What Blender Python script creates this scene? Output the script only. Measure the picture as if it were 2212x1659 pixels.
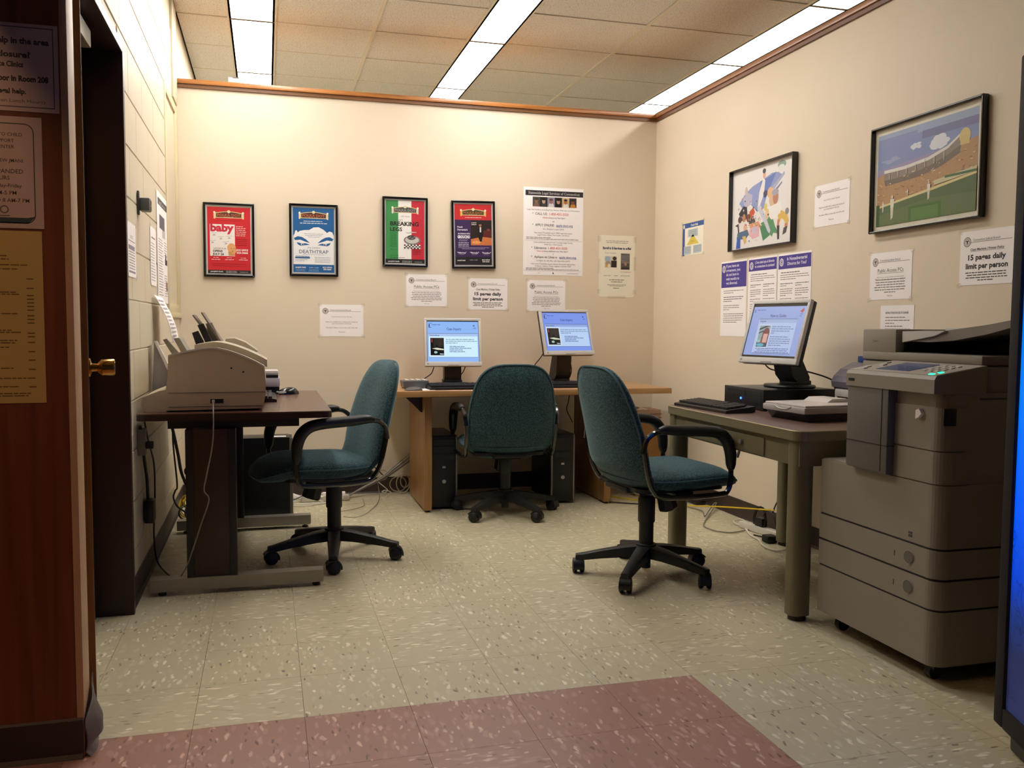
import bpy, bmesh, math, random
from mathutils import Vector, Matrix, Euler
random.seed(7)
PI = math.pi
for o in list(bpy.data.objects):
    bpy.data.objects.remove(o)
SC = bpy.context.scene
COL = SC.collection

# ------------------------------------------------------------------ camera
CAM_H = 1.125
F_PX, YAW, PIT, ROL = 1915.1, 0.269855, 0.0654090, 0.00639378
fw = Vector((math.sin(YAW)*math.cos(PIT), math.cos(YAW)*math.cos(PIT), -math.sin(PIT)))
rt = Vector((math.cos(YAW), -math.sin(YAW), 0))
up = rt.cross(fw)
c_, s_ = math.cos(ROL), math.sin(ROL)
r2 = rt*c_ + up*s_
u2 = up*c_ - rt*s_
cam = bpy.data.cameras.new('camera')
cam.sensor_width = 36
cam.lens = F_PX*36/2212
cam.clip_start = 0.05
camo = bpy.data.objects.new('camera', cam)
COL.objects.link(camo)
m = Matrix((r2, u2, -fw)).transposed().to_4x4()
m.translation = Vector((0, 0, CAM_H))
camo.matrix_world = m
SC.camera = camo

# ------------------------------------------------------------------ light and exposure
W = bpy.data.worlds.new('world')
SC.world = W
W.use_nodes = True
bg = W.node_tree.nodes['Background']
bg.inputs[0].default_value = (1.0, 0.80, 0.60, 1)
bg.inputs[1].default_value = 0.03
LIGHT_E = 22.0            # radiance of the fluorescent diffusers
LIGHT_C = (1.0, 0.965, 0.925)
SC.view_settings.view_transform = 'Standard'
SC.view_settings.look = 'None'
SC.view_settings.gamma = 1
SC.view_settings.use_curve_mapping = False
SC.view_settings.exposure = 0.0
try:
    SC.cycles.use_denoising = True
    SC.cycles.max_bounces = 8
    SC.cycles.diffuse_bounces = 5
    SC.cycles.sample_clamp_indirect = 4
    SC.cycles.caustics_reflective = False
    SC.cycles.caustics_refractive = False
except Exception:
    pass

# ------------------------------------------------------------------ materials
def lin(h):
    if isinstance(h, str):
        v = [int(h[i:i+2], 16)/255 for i in (0, 2, 4)]
        return tuple(c/12.92 if c <= .04045 else ((c+.055)/1.055)**2.4 for c in v)
    return h
MATS = {}
def nt(m):
    return m.node_tree.nodes, m.node_tree.links
def mat(name, col, rough=.5, metal=0, spec=.5, emit=None, es=1, coat=0, alpha=1, trans=0):
    if name in MATS: return MATS[name]
    m = bpy.data.materials.new(name)
    m.use_nodes = True
    b = m.node_tree.nodes['Principled BSDF']
    b.inputs['Base Color'].default_value = (*lin(col), 1)
    b.inputs['Roughness'].default_value = rough
    b.inputs['Metallic'].default_value = metal
    b.inputs['Specular IOR Level'].default_value = spec
    b.inputs['Coat Weight'].default_value = coat
    b.inputs['Alpha'].default_value = alpha
    b.inputs['Transmission Weight'].default_value = trans
    if emit is not None:
        b.inputs['Emission Color'].default_value = (*lin(emit), 1)
        b.inputs['Emission Strength'].default_value = es
    MATS[name] = m
    return m
def noisy(m, scale=8, amount=.08, coords='Object', bump=0, bscale=None, stretch=None, detail=4):
    """slight mottling of the base colour and fine relief"""
    n, l = nt(m)
    b = n['Principled BSDF']
    tc = n.new('ShaderNodeTexCoord'); mp = n.new('ShaderNodeMapping')
    l.new(tc.outputs[coords], mp.inputs[0])
    if stretch: mp.inputs['Scale'].default_value = stretch
    no = n.new('ShaderNodeTexNoise'); no.inputs['Scale'].default_value = scale; no.inputs['Detail'].default_value = detail
    l.new(mp.outputs[0], no.inputs['Vector'])
    col = b.inputs['Base Color'].default_value[:3]
    mx = n.new('ShaderNodeMix'); mx.data_type = 'RGBA'
    mx.inputs['A'].default_value = (*[c*(1-amount) for c in col], 1)
    mx.inputs['B'].default_value = (*[min(1, c*(1+amount)) for c in col], 1)
    l.new(no.outputs['Fac'], mx.inputs['Factor']); l.new(mx.outputs['Result'], b.inputs['Base Color'])
    if bump:
        n2 = n.new('ShaderNodeTexNoise'); n2.inputs['Scale'].default_value = bscale or scale*10; n2.inputs['Detail'].default_value = 3
        l.new(mp.outputs[0], n2.inputs['Vector'])
        bp = n.new('ShaderNodeBump'); bp.inputs['Strength'].default_value = bump; bp.inputs['Distance'].default_value = .002
        l.new(n2.outputs['Fac'], bp.inputs['Height']); l.new(bp.outputs[0], b.inputs['Normal'])
    return m
def wood(name, c1, c2, rough=.4, axis='x', scale=1.0, coat=0):
    m = mat(name, c1, rough, coat=coat)
    n, l = nt(m); b = n['Principled BSDF']
    tc = n.new('ShaderNodeTexCoord'); mp = n.new('ShaderNodeMapping')
    l.new(tc.outputs['Object'], mp.inputs[0])
    s = {'x': (1.2, 22, 22), 'y': (22, 1.2, 22), 'z': (22, 22, 1.0)}[axis]
    mp.inputs['Scale'].default_value = [v*scale for v in s]
    no = n.new('ShaderNodeTexNoise'); no.inputs['Scale'].default_value = 1.6; no.inputs['Detail'].default_value = 6; no.inputs['Distortion'].default_value = .6
    l.new(mp.outputs[0], no.inputs['Vector'])
    r = n.new('ShaderNodeValToRGB')
    r.color_ramp.elements[0].position = .32; r.color_ramp.elements[0].color = (*lin(c2), 1)
    r.color_ramp.elements[1].position = .66; r.color_ramp.elements[1].color = (*lin(c1), 1)
    l.new(no.outputs['Fac'], r.inputs[0]); l.new(r.outputs[0], b.inputs['Base Color'])
    return m
def chips(name, base, light, dark, mid):
    """vinyl composition tile: every tile turns and shifts its chips by its own random value"""
    m = mat(name, base, .36, spec=.45)
    n, l = nt(m); b = n['Principled BSDF']
    tc = n.new('ShaderNodeTexCoord'); oi = n.new('ShaderNodeObjectInfo')
    rot = n.new('ShaderNodeMath'); rot.operation = 'GREATER_THAN'; rot.inputs[1].default_value = .5
    l.new(oi.outputs['Random'], rot.inputs[0])
    ang = n.new('ShaderNodeMath'); ang.operation = 'MULTIPLY'; ang.inputs[1].default_value = PI/2
    l.new(rot.outputs[0], ang.inputs[0])
    vr = n.new('ShaderNodeVectorRotate'); vr.rotation_type = 'Z_AXIS'
    l.new(tc.outputs['Object'], vr.inputs['Vector']); l.new(ang.outputs[0], vr.inputs['Angle'])
    off = n.new('ShaderNodeVectorMath'); off.operation = 'MULTIPLY_ADD'
    cmb = n.new('ShaderNodeCombineXYZ')
    mul = n.new('ShaderNodeMath'); mul.operation = 'MULTIPLY'; mul.inputs[1].default_value = 57.0
    l.new(oi.outputs['Random'], mul.inputs[0]); l.new(mul.outputs[0], cmb.inputs[0]); l.new(mul.outputs[0], cmb.inputs[1])
    ad = n.new('ShaderNodeVectorMath'); ad.operation = 'ADD'
    l.new(vr.outputs[0], ad.inputs[0]); l.new(cmb.outputs[0], ad.inputs[1])
    # warp
    nz = n.new('ShaderNodeTexNoise'); nz.inputs['Scale'].default_value = 22; nz.inputs['Detail'].default_value = 2
    l.new(ad.outputs[0], nz.inputs['Vector'])
    sc = n.new('ShaderNodeVectorMath'); sc.operation = 'MULTIPLY_ADD'
    sc.inputs[1].default_value = (.030, .030, 0)
    l.new(nz.outputs['Color'], sc.inputs[0]); l.new(ad.outputs[0], sc.inputs[2])
    prev = None
    def layer(scale, stretch, thr, dist, colour, prev, seed):
        mp = n.new('ShaderNodeMapping'); mp.inputs['Scale'].default_value = stretch; mp.inputs['Location'].default_value = (seed, seed*2, 0)
        mp.inputs['Rotation'].default_value = (0, 0, {0: 0, 3: .5, 5: -.6, 8: 1.1}[int(seed)])
        l.new(sc.outputs[0], mp.inputs[0])
        v = n.new('ShaderNodeTexVoronoi'); v.inputs['Scale'].default_value = scale; v.voronoi_dimensions = '2D'
        l.new(mp.outputs[0], v.inputs['Vector'])
        sep = n.new('ShaderNodeSeparateColor'); l.new(v.outputs['Color'], sep.inputs[0])
        g = n.new('ShaderNodeMath'); g.operation = 'GREATER_THAN'; g.inputs[1].default_value = thr
        l.new(sep.outputs[0], g.inputs[0])
        d = n.new('ShaderNodeMapRange'); d.inputs['From Min'].default_value = dist; d.inputs['From Max'].default_value = dist*.55
        l.new(v.outputs['Distance'], d.inputs['Value'])
        mm = n.new('ShaderNodeMath'); mm.operation = 'MULTIPLY'
        l.new(g.outputs[0], mm.inputs[0]); l.new(d.outputs[0], mm.inputs[1])
        st = n.new('ShaderNodeMath'); st.operation = 'MULTIPLY'
        l.new(mm.outputs[0], st.inputs[0]); l.new(sep.outputs[1], st.inputs[1])
        mx = n.new('ShaderNodeMix'); mx.data_type = 'RGBA'
        if prev is None: mx.inputs['A'].default_value = (*lin(base), 1)
        else: l.new(prev, mx.inputs['A'])
        mx.inputs['B'].default_value = (*lin(colour), 1)
        l.new(st.outputs[0], mx.inputs['Factor'])
        return mx.outputs['Result']
    prev = layer(17, (1, 2.8, 1), .55, .46, mid, prev, .0)
    prev = layer(17, (1, 3.6, 1), .84, .40, light, prev, 3.1)
    prev = layer(24, (1, 3.6, 1), .86, .36, dark, prev, 5.7)
    prev = layer(34, (1, 2.2, 1), .88, .38, light, prev, 8.3)
    l.new(prev, b.inputs['Base Color'])
    return m

M_WALL = noisy(mat('painted_drywall', 'dfd0b9', .55, spec=.3), 3, .03, bump=.06, bscale=260)
M_BLOCK = noisy(mat('cream_block_paint', 'd3c7ae', .5, spec=.35), 5, .05, bump=.25, bscale=120)
M_MORTAR = mat('painted_mortar', 'cbbfa5', .6)
M_CAP = wood('oak_cap', 'b87a3e', '8d5524', .32, 'x', coat=.2)
M_CAPY = wood('oak_cap_y', 'a86f40', '84512a', .35, 'y', coat=.2)
M_BASE = noisy(mat('brown_vinyl_base', '3b2f2a', .45), 20, .1)
M_BASE2 = noisy(mat('grey_vinyl_base', '6d645e', .45), 20, .12)
M_TILE = chips('beige_vinyl_tile', 'c2b999', 'f2ead4', '766d54', 'cfc7aa')
M_RED = chips('brick_red_vinyl_tile', 'a37a6c', 'dcb9ab', '6a4a40', 'b38c7f')
M_SUB = mat('tile_joint', '4a4538', .9)
M_CEIL = mat('acoustic_tile', 'c9c2a8', .9, spec=.1)
def _ceil():
    n, l = nt(M_CEIL); b = n['Principled BSDF']
    tc = n.new('ShaderNodeTexCoord')
    v = n.new('ShaderNodeTexNoise'); v.inputs['Scale'].default_value = 130; v.inputs['Detail'].default_value = 2
    l.new(tc.outputs['Object'], v.inputs['Vector'])
    r = n.new('ShaderNodeValToRGB')
    r.color_ramp.elements[0].position = .30; r.color_ramp.elements[0].color = (*lin('a39b88'), 1)
    r.color_ramp.elements[1].position = .43; r.color_ramp.elements[1].color = (*lin('eeeeea'), 1)
    l.new(v.outputs['Fac'], r.inputs[0]); l.new(r.outputs[0], b.inputs['Base Color'])
    bp = n.new('ShaderNodeBump'); bp.inputs['Strength'].default_value = .5; bp.inputs['Distance'].default_value = .003
    l.new(v.outputs['Fac'], bp.inputs['Height']); l.new(bp.outputs[0], b.inputs['Normal'])
_ceil()
M_GRID = mat('ceiling_grid_paint', 'e8e3d4', .5)
M_DARKGAP = mat('dark_gap', '1c1a16', .9)
M_DIFF = mat('lit_diffuser', 'ffffff', .5, emit=LIGHT_C, es=LIGHT_E)
M_DIFF.node_tree.nodes['Principled BSDF'].inputs['Emission Color'].default_value = (*LIGHT_C, 1)
M_FRAMEW = mat('white_steel', 'dcd8cc', .45)
M_PANEL = wood('reddish_wood_laminate', '7c4024', '62301a', .42, 'z', coat=.1)
M_PTRIM = noisy(mat('pale_oak_trim', 'c49f78', .45), 12, .08, stretch=(8, 8, .5))
M_DOORW = wood('golden_oak_door', 'ad7b35', '8b5c22', .4, 'z')
M_DKFRAME = mat('dark_brown_door_paint', '2a1a18', .38, spec=.4)
M_BRASS = mat('brass', 'b98a45', .22, metal=1)
M_BLACK = mat('black_plastic', '131213', .42)
M_BLACKG = mat('glossy_black_frame', '0c0b0d', .18, spec=.6)
M_BLACKM = mat('black_steel_tube', '0b0b0c', .2, spec=.7, coat=.4)
M_CHBASE = noisy(mat('chair_base_plastic', '1a191a', .5), 30, .1)
M_SILVER = mat('silver_plastic', 'b9b8b6', .32, metal=.25)
M_SILV2 = mat('light_silver_plastic', 'c9c6c2', .4)
M_CREAMP = noisy(mat('beige_machine_plastic', 'c3b398', .5), 40, .03)
M_GREYP = mat('grey_machine_plastic', '9c978c', .5)
M_DGREY = mat('dark_grey_plastic', '4b4a47', .5)
M_COP = noisy(mat('copier_grey', '8e877b', .5), 60, .03, bump=.05)
M_COPD = noisy(mat('copier_dark_grey', '65625a', .5), 60, .03)
M_COPL = mat('copier_light_panel', 'a9a097', .4)
M_WALNUT = wood('walnut_laminate', '5e4033', '4a3027', .3, 'x', coat=.15)
M_WALNUTZ = wood('dark_walnut_panel', '38241c', '2b1b15', .4, 'z')
M_STEELG = noisy(mat('brushed_grey_steel', '9a968e', .38, metal=.6), 30, .08)
M_OAKL = wood('oak_laminate', 'b88d5e', '9a7242', .32, 'x', .8, coat=.15)
M_OAKZ = wood('oak_panel', 'a67c4a', '8a6236', .4, 'z')
M_OLIVE = noisy(mat('olive_tan_steel', '777055', .35, spec=.5), 30, .05)
M_LINO = noisy(mat('brown_linoleum', '6a5148', .35), 60, .1)
M_PAPER = noisy(mat('white_paper', 'fbf5f3', .6), 6, .03, bump=.3, bscale=9)
M_PAPERC = noisy(mat('cream_paper', 'f0ead6', .6), 6, .03)
M_PAPERY = noisy(mat('yellow_paper', 'c8a962', .6), 6, .05)
M_PAPERD = noisy(mat('laminated_paper', 'c9aea2', .5), 6, .03)
M_TAPE = mat('clear_tape', 'e6dac4', .25, alpha=.13)
M_CABG = mat('grey_cable', '8a857a', .5)
M_CABW = mat('white_cable', 'd6d0c2', .5)
M_CABY = mat('yellow_cable', 'd9b90c', .45)
M_CABK = mat('black_cable', '141212', .45)
M_CABB = mat('beige_cable', 'a0947a', .5)
M_LIPS = mat('silver_lip', 'b9b7b0', .3, metal=.4)
M_CARD = mat('cardboard', 'a47b4c', .8)
def fabric():
    m = mat('teal_woven_fabric', '2f5560', .85, spec=.25)
    n, l = nt(m); b = n['Principled BSDF']
    b.inputs['Sheen Weight'].default_value = .35; b.inputs['Sheen Roughness'].default_value = .4
    b.inputs['Sheen Tint'].default_value = (.55, .8, .85, 1)
    tc = n.new('ShaderNodeTexCoord')
    v = n.new('ShaderNodeTexVoronoi'); v.inputs['Scale'].default_value = 150; v.inputs['Randomness'].default_value = .9
    l.new(tc.outputs['Object'], v.inputs['Vector'])
    r = n.new('ShaderNodeValToRGB')
    r.color_ramp.elements[0].position = .15; r.color_ramp.elements[0].color = (*lin('486870'), 1)
    r.color_ramp.elements[1].position = .6; r.color_ramp.elements[1].color = (*lin('293f47'), 1)
    l.new(v.outputs['Distance'], r.inputs[0]); l.new(r.outputs[0], b.inputs['Base Color'])
    bp = n.new('ShaderNodeBump'); bp.invert = True; bp.inputs['Strength'].default_value = .35; bp.inputs['Distance'].default_value = .001
    l.new(v.outputs['Distance'], bp.inputs['Height']); l.new(bp.outputs[0], b.inputs['Normal'])
    return m
M_FAB = fabric()
M_PIPE = mat('teal_piping', '41616b', .8)

# ------------------------------------------------------------------ mesh helpers
class MB:
    def __init__(s): s.v = []; s.f = []; s.m = []; s.sm = []
    def add(s, vs, fs, mi=0, smooth=False, M=None):
        k = len(s.v)
        for p in vs:
            p = Vector(p)
            if M is not None: p = M @ p
            s.v.append(p)
        for f in fs:
            s.f.append([i+k for i in f]); s.m.append(mi); s.sm.append(smooth)
        return s
    def box(s, x0, x1, y0, y1, z0, z1, bev=0, mi=0, M=None, seg=2):
        if bev <= 0:
            vs = [(x, y, z) for x in (x0, x1) for y in (y0, y1) for z in (z0, z1)]
            fs = [(0, 1, 3, 2), (4, 6, 7, 5), (0, 4, 5, 1), (2, 3, 7, 6), (0, 2, 6, 4), (1, 5, 7, 3)]
            return s.add(vs, fs, mi, False, M)
        bm = bmesh.new(); bmesh.ops.create_cube(bm, size=1)
        for v in bm.verts:
            v.co = Vector(((x0+x1)/2+v.co.x*(x1-x0), (y0+y1)/2+v.co.y*(y1-y0), (z0+z1)/2+v.co.z*(z1-z0)))
        bmesh.ops.bevel(bm, geom=list(bm.edges), offset=bev, segments=seg, affect='EDGES', profile=.6)
        bm.verts.index_update()
        s.add([v.co.copy() for v in bm.verts], [[v.index for v in f.verts] for f in bm.faces], mi, True, M)
        bm.free(); return s
    def prism(s, poly, axis, a, b, mi=0, M=None, smooth=False):
        """poly in the two other axes (order kept: x->(y,z), y->(x,z), z->(x,y)), extruded from a to b"""
        n = len(poly)
        def P(p, t):
            return {'x': (t, p[0], p[1]), 'y': (p[0], t, p[1]), 'z': (p[0], p[1], t)}[axis]
        vs = [P(p, a) for p in poly]+[P(p, b) for p in poly]
        fs = [list(range(n))[::-1], list(range(n, 2*n))]+[(i, (i+1) % n, n+(i+1) % n, n+i) for i in range(n)]
        area = sum(poly[i][0]*poly[(i+1) % n][1]-poly[(i+1) % n][0]*poly[i][1] for i in range(n))
        flip = (area < 0) != (b < a)
        if axis == 'y': flip = not flip
        if flip: fs = [list(f)[::-1] for f in fs]
        return s.add(vs, fs, mi, smooth, M)
    def cyl(s, p0, p1, r0, r1=None, n=20, mi=0, caps=True, M=None, smooth=True):
        r1 = r0 if r1 is None else r1
        p0, p1 = Vector(p0), Vector(p1)
        d = (p1-p0).normalized()
        a = d.orthogonal().normalized(); b = d.cross(a)
        vs = []
        for p, r in ((p0, r0), (p1, r1)):
            for i in range(n):
                t = 2*PI*i/n; vs.append(p+a*math.cos(t)*r+b*math.sin(t)*r)
        s.add(vs, [(i, (i+1) % n, n+(i+1) % n, n+i) for i in range(n)], mi, smooth, M)
        if caps: s.add(vs, [list(range(n))[::-1], list(range(n, 2*n))], mi, False, M)
        return s
    def tube(s, pts, r, n=8, mi=0, closed=False, smooth_path=True, M=None, sub=6):
        pts = [Vector(p) for p in pts]
        rr = r if isinstance(r, (list, tuple)) else [r]*len(pts)
        if smooth_path and len(pts) > 2:
            out, ro = [], []
            N = len(pts); rng = range(N if closed else N-1)
            for i in rng:
                g = lambda k: pts[k % N] if closed else pts[max(0, min(N-1, k))]
                p0, p1, p2, p3 = g(i-1), g(i), g(i+1), g(i+2)
                for k in range(sub):
                    t = k/sub
                    out.append(.5*((2*p1)+(-p0+p2)*t+(2*p0-5*p1+4*p2-p3)*t*t+(-p0+3*p1-3*p2+p3)*t**3))
                    ro.append(rr[i]+(rr[(i+1) % N]-rr[i])*t)
            if not closed: out.append(pts[-1]); ro.append(rr[-1])
            pts, rr = out, ro
        N = len(pts); vs = []; nrm = None
        for i, p in enumerate(pts):
            a = pts[(i+1) % N] if (closed or i < N-1) else p
            b = pts[(i-1) % N] if (closed or i > 0) else p
            d = (a-b)
            d = d.normalized() if d.length > 1e-9 else Vector((0, 0, 1))
            if nrm is None: nrm = d.orthogonal().normalized()
            nrm = (nrm-d*nrm.dot(d))
            nrm = nrm.normalized() if nrm.length > 1e-6 else d.orthogonal().normalized()
            bi = d.cross(nrm)
            for k in range(n):
                t = 2*PI*k/n; vs.append(p+(nrm*math.cos(t)+bi*math.sin(t))*rr[i])
        fs = []
        for i in range(N if closed else N-1):
            j = (i+1) % N
            for k in range(n): fs.append((i*n+k, i*n+(k+1) % n, j*n+(k+1) % n, j*n+k))
        s.add(vs, fs, mi, True, M)
        if not closed: s.add(vs, [list(range(n))[::-1], [(N-1)*n+k for k in range(n)]], mi, False, M)
        return s
    def lathe(s, prof, n=28, mi=0, M=None, c=(0, 0), sy=1):
        vs = [(c[0]+r*math.cos(2*PI*k/n), c[1]+sy*r*math.sin(2*PI*k/n), z) for r, z in prof for k in range(n)]
        fs = [(i*n+k, i*n+(k+1) % n, (i+1)*n+(k+1) % n, (i+1)*n+k) for i in range(len(prof)-1) for k in range(n)]
        fs.append(list(range(n))[::-1]); fs.append([(len(prof)-1)*n+k for k in range(n)])
        return s.add(vs, fs, mi, True, M)
    def mesh(s, name, mats):
        me = bpy.data.meshes.new(name)
        me.from_pydata([tuple(v) for v in s.v], [], s.f)
        for m in (mats if isinstance(mats, (list, tuple)) else [mats]): me.materials.append(m)
        me.polygons.foreach_set('material_index', s.m)
        me.polygons.foreach_set('use_smooth', s.sm)
        me.update()
        return me
def rrect(x0, x1, y0, y1, r, n=5, corners=(1, 1, 1, 1)):
    out = []
    for (cx, cy, a, on) in ((x1-r, y1-r, 0, corners[0]), (x0+r, y1-r, 90, corners[1]), (x0+r, y0+r, 180, corners[2]), (x1-r, y0+r, 270, corners[3])):
        if on:
            for i in range(n+1):
                t = math.radians(a+90*i/n); out.append((cx+r*math.cos(t), cy+r*math.sin(t)))
        else:
            out.append((x1 if a in (0, 270) else x0, y1 if a in (0, 90) else y0))
    return out
def link(name, data, parent=None, loc=(0, 0, 0), rot=(0, 0, 0)):
    o = bpy.data.objects.new(name, data); COL.objects.link(o)
    o.location = loc; o.rotation_euler = rot
    if parent is not None: o.parent = parent
    return o
def obj(name, mb, mats, parent=None, loc=(0, 0, 0), rot=(0, 0, 0), label=None, kind=None):
    me = mb.mesh(name, mats)
    o = link(name, me, parent, loc, rot)
    flat = any(mb.sm)
    if flat:
        try:
            me.set_sharp_from_angle(angle=math.radians(38))
        except Exception: pass
    if label: o['label'] = label
    if kind: o['kind'] = kind
    return o
def thing(name, label, cat, loc=(0, 0, 0), rot=(0, 0, 0), group=None):
    o = link(name, None, None, loc, rot)
    o['label'] = label; o['category'] = cat
    if group: o['group'] = group
    o.empty_display_size = .1
    return o
def tag(o, label, cat, group=None, kind=None):
    o['label'] = label; o['category'] = cat
    if group: o['group'] = group
    if kind: o['kind'] = kind
    return o
def struct(o):
    o['kind'] = 'structure'; return o
def dup_tree(root, loc=None, rot=None, label=None, group=None, parent=None):
    r = root.copy(); COL.objects.link(r)
    if parent is not None: r.parent = parent
    if loc is not None: r.location = loc
    if rot is not None: r.rotation_euler = rot
    if label: r['label'] = label
    if group: r['group'] = group
    for ch in list(root.children): dup_tree(ch, parent=r)
    return r

# ------------------------------------------------------------------ room shell
XL, XR, YB, HC = -.525, 2.70, 5.93, 3.04
# floor slab with 12 inch vinyl tiles
floor = struct(obj('floor', MB().box(-3.5, 6, -2.5, 9.5, -.12, -.004), M_SUB))
T = .3048
tile_me = {}
for key, mm in (('b', M_TILE), ('r', M_RED)):
    mb = MB().box(-T/2+.0005, T/2-.0005, -T/2+.0005, T/2-.0005, -.004, 0)
    tile_me[key] = mb.mesh('floor_tile', mm)
xs0, ys0 = 1.312, 2.545
def in_room(x, y):
    if y+T/2 > YB+.3: return False
    return True
for i in range(-9, 6):
    for j in range(-4, 13):
        x0 = xs0+i*T; y0 = ys0+j*T
        if x0 < -1.2 or x0 > 2.9: continue
        if x0 < -.55-T and y0 > 2.2 and False: continue
        red = (x0+T/2 < xs0 and y0+T/2 < ys0)
        link('floor_tile', tile_me['r' if red else 'b'], floor, (x0+T/2, y0+T/2, 0))

# far side floor filler outside the tiled area stays bare slab
# ceiling ------------------------------------------------------------
ceil = struct(obj('ceiling', MB().box(-.75, 6, -2.5, 9.5, HC+.03, HC+.12), M_DARKGAP))
ylines = [4.745+.6096*k for k in range(-8, 8)]
cols = [(XL, -.205), (.07, .695), (.695, 1.33), (1.59, 2.365), (2.365, 3.13), (3.40, 4.02), (4.02, 4.64)]
cm = {}
for (x0, x1) in cols:
    w = round(x1-x0, 3)
    if w not in cm:
        cm[w] = MB().box(-w/2+.011, w/2-.011, -.3048+.004, .3048-.004, 0, .014, .0).mesh('ceiling_panel', M_CEIL)
    for k in range(len(ylines)-1):
        yc = (ylines[k]+ylines[k+1])/2
        link('ceiling_panel', cm[w], ceil, ((x0+x1)/2, yc, HC+.003+random.uniform(0, .003)))
bars = MB()
for x in (-.205, .07, .695, 1.33, 1.59, 2.365, 3.13, 3.40, 4.02, 4.64):
    bars.box(x-.012, x+.012, ylines[0], ylines[-1], HC-.004, HC+.004)
obj('grid_bar', bars, M_GRID, ceil)
cross = MB()
for (x0, x1) in cols:
    for y in ylines: cross.box(x0+.012, x1-.012, y-.004, y+.004, HC-.001, HC+.003)
obj('cross_bar', cross, M_GRID, ceil)

# fluorescent fixtures in three rows, 1 x 4 ft diffusers end to end
fx = {}
rows = {'left': (-.205, .07), 'middle': (1.33, 1.59), 'right': (3.13, 3.40)}
modules = [(1.088, 2.307), (2.307, 3.526), (3.526, 4.745), (4.745, 5.964), (5.964, 7.183), (7.183, 8.402)]
MODN = ['', '', 'nearest visible', 'nearer of the two whole', 'farther of the two whole', 'farthest']
def fixture(row, k):
    x0, x1 = rows[row]; y0, y1 = modules[k]
    names = {2: {'right': 'thin sliver of a lit ceiling panel at the top edge beyond the right partition cap'},
             3: {'left': 'lit ceiling panel nearest the block wall, cut off by the top of the picture',
                 'middle': 'lit ceiling panel of the middle row, cut off by the top of the picture',
                 'right': 'longest lit ceiling panel along the right partition cap'},
             4: {'left': 'whole lit ceiling panel nearest the block wall, between two dark joints',
                 'middle': 'whole lit ceiling panel of the middle row, between two dark joints',
                 'right': 'lit ceiling panel along the right cap, second from the corner'},
             5: {'left': 'small lit ceiling stub behind the clear box on the back cap',
                 'middle': 'small lit ceiling stub of the middle row touching the back cap',
                 'right': 'small lit ceiling stub right above the partition corner'}}
    lab = names.get(k, {}).get(row, 'x')
    grp = 'fluorescent ceiling panels in three rows'
    if lab == 'x':
        lab = 'fluorescent ceiling panel overhead, above the upper edge of the picture'
    t = thing('ceiling_light', lab, 'light', ((x0+x1)/2, (y0+y1)/2, HC), group=grp)
    w, l = x1-x0, y1-y0
    if 'f' not in fx or True:
        f = MB()
        for a, b, c, d in ((-w/2, -w/2+.014, -l/2, l/2), (w/2-.014, w/2, -l/2, l/2), (-w/2+.014, w/2-.014, -l/2, -l/2+.016), (-w/2+.014, w/2-.014, l/2-.016, l/2)):
            f.box(a, b, c, d, -.004, .02)
        dfs = MB().box(-w/2+.014, w/2-.014, -l/2+.016, l/2-.016, .004, .008)
        obj('joint_shade', MB().box(-w/2, w/2, l/2-.006, l/2+.006, -.0055, -.0045), mat('joint_shade_grey', '5a5546', .8), t)  # dark strip put in as the shadow gap between neighbouring fixtures
        obj('light_frame', f, M_FRAMEW, t); obj('diffuser', dfs, M_DIFF, t)
for r in rows:
    for k in range(6):
        if k <= 1: continue
        fixture(r, k)

# small warm round lamp over the corridor, left behind the camera
cl_ = thing('corridor_lamp', 'round warm ceiling lamp over the corridor, outside the picture', 'light', (-1.25, .95, HC))
obj('lamp_rim', MB().cyl((0, 0, -.03), (0, 0, .02), .17, n=32), M_FRAMEW, cl_)
obj('lamp_glass', MB().lathe([(.03, -.075), (.10, -.065), (.15, -.045), (.16, -.031)], 32), mat('warm_lamp_glass', 'fff0d8', .4, emit='ffc890', es=75), cl_)

# back and right partitions with oak caps ----------------------------
wb = struct(obj('wall_back', MB().box(XL, XR+.12, YB, YB+.11, 0, 2.585), M_WALL))
wr = struct(obj('wall_right', MB().box(XR, XR+.11, -.5, YB, 0, 2.585), M_WALL))
tb = MB().box(XL+.01, XR+.13, YB-.022, YB+.13, 2.604, 2.632, .003)
t1_ = struct(obj('trim_1', tb, M_CAP))
obj('under_strip', MB().box(XL+.01, XR-.012, YB-.012, YB+.12, 2.582, 2.604), wood('dark_oak_strip', '7d5026', '5e3a18', .45, 'x'), t1_)
tr = MB().box(XR-.022, XR+.13, -.5, YB-.022, 2.604, 2.632, .003)
t2_ = struct(obj('trim_2', tr, M_CAPY))
obj('under_strip', MB().box(XR-.012, XR+.12, -.5, YB-.012, 2.582, 2.604), wood('dark_oak_strip_y', '77492a', '5b361c', .45, 'y'), t2_)
def cove(x0, x1, y0, y1, axis, name):
    """vinyl cove base: thin strip with a small toe"""
    mb = MB()
    if axis == 'x':
        mb.prism([(YB, 0), (YB-.014, 0), (YB-.006, .010), (YB-.004, .018), (YB-.004, .104), (YB, .105)], 'x', x0, x1)
    elif axis == 'r':
        mb.prism([(XR, 0), (XR-.014, 0), (XR-.006, .010), (XR-.004, .018), (XR-.004, .104), (XR, .105)], 'y', y0, y1)
    else:
        mb.prism([(XL, 0), (XL+.014, 0), (XL+.006, .010), (XL+.004, .018), (XL+.004, .104), (XL, .105)], 'y', y0, y1)
    return struct(obj(name, mb, M_BASE))
cove(XL, XR, 0, 0, 'x', 'baseboard_back')
cove(0, 0, 1.0, YB-.014, 'r', 'baseboard_right')
cove(0, 0, 3.65, YB-.014, 'l', 'baseboard_left')

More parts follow.
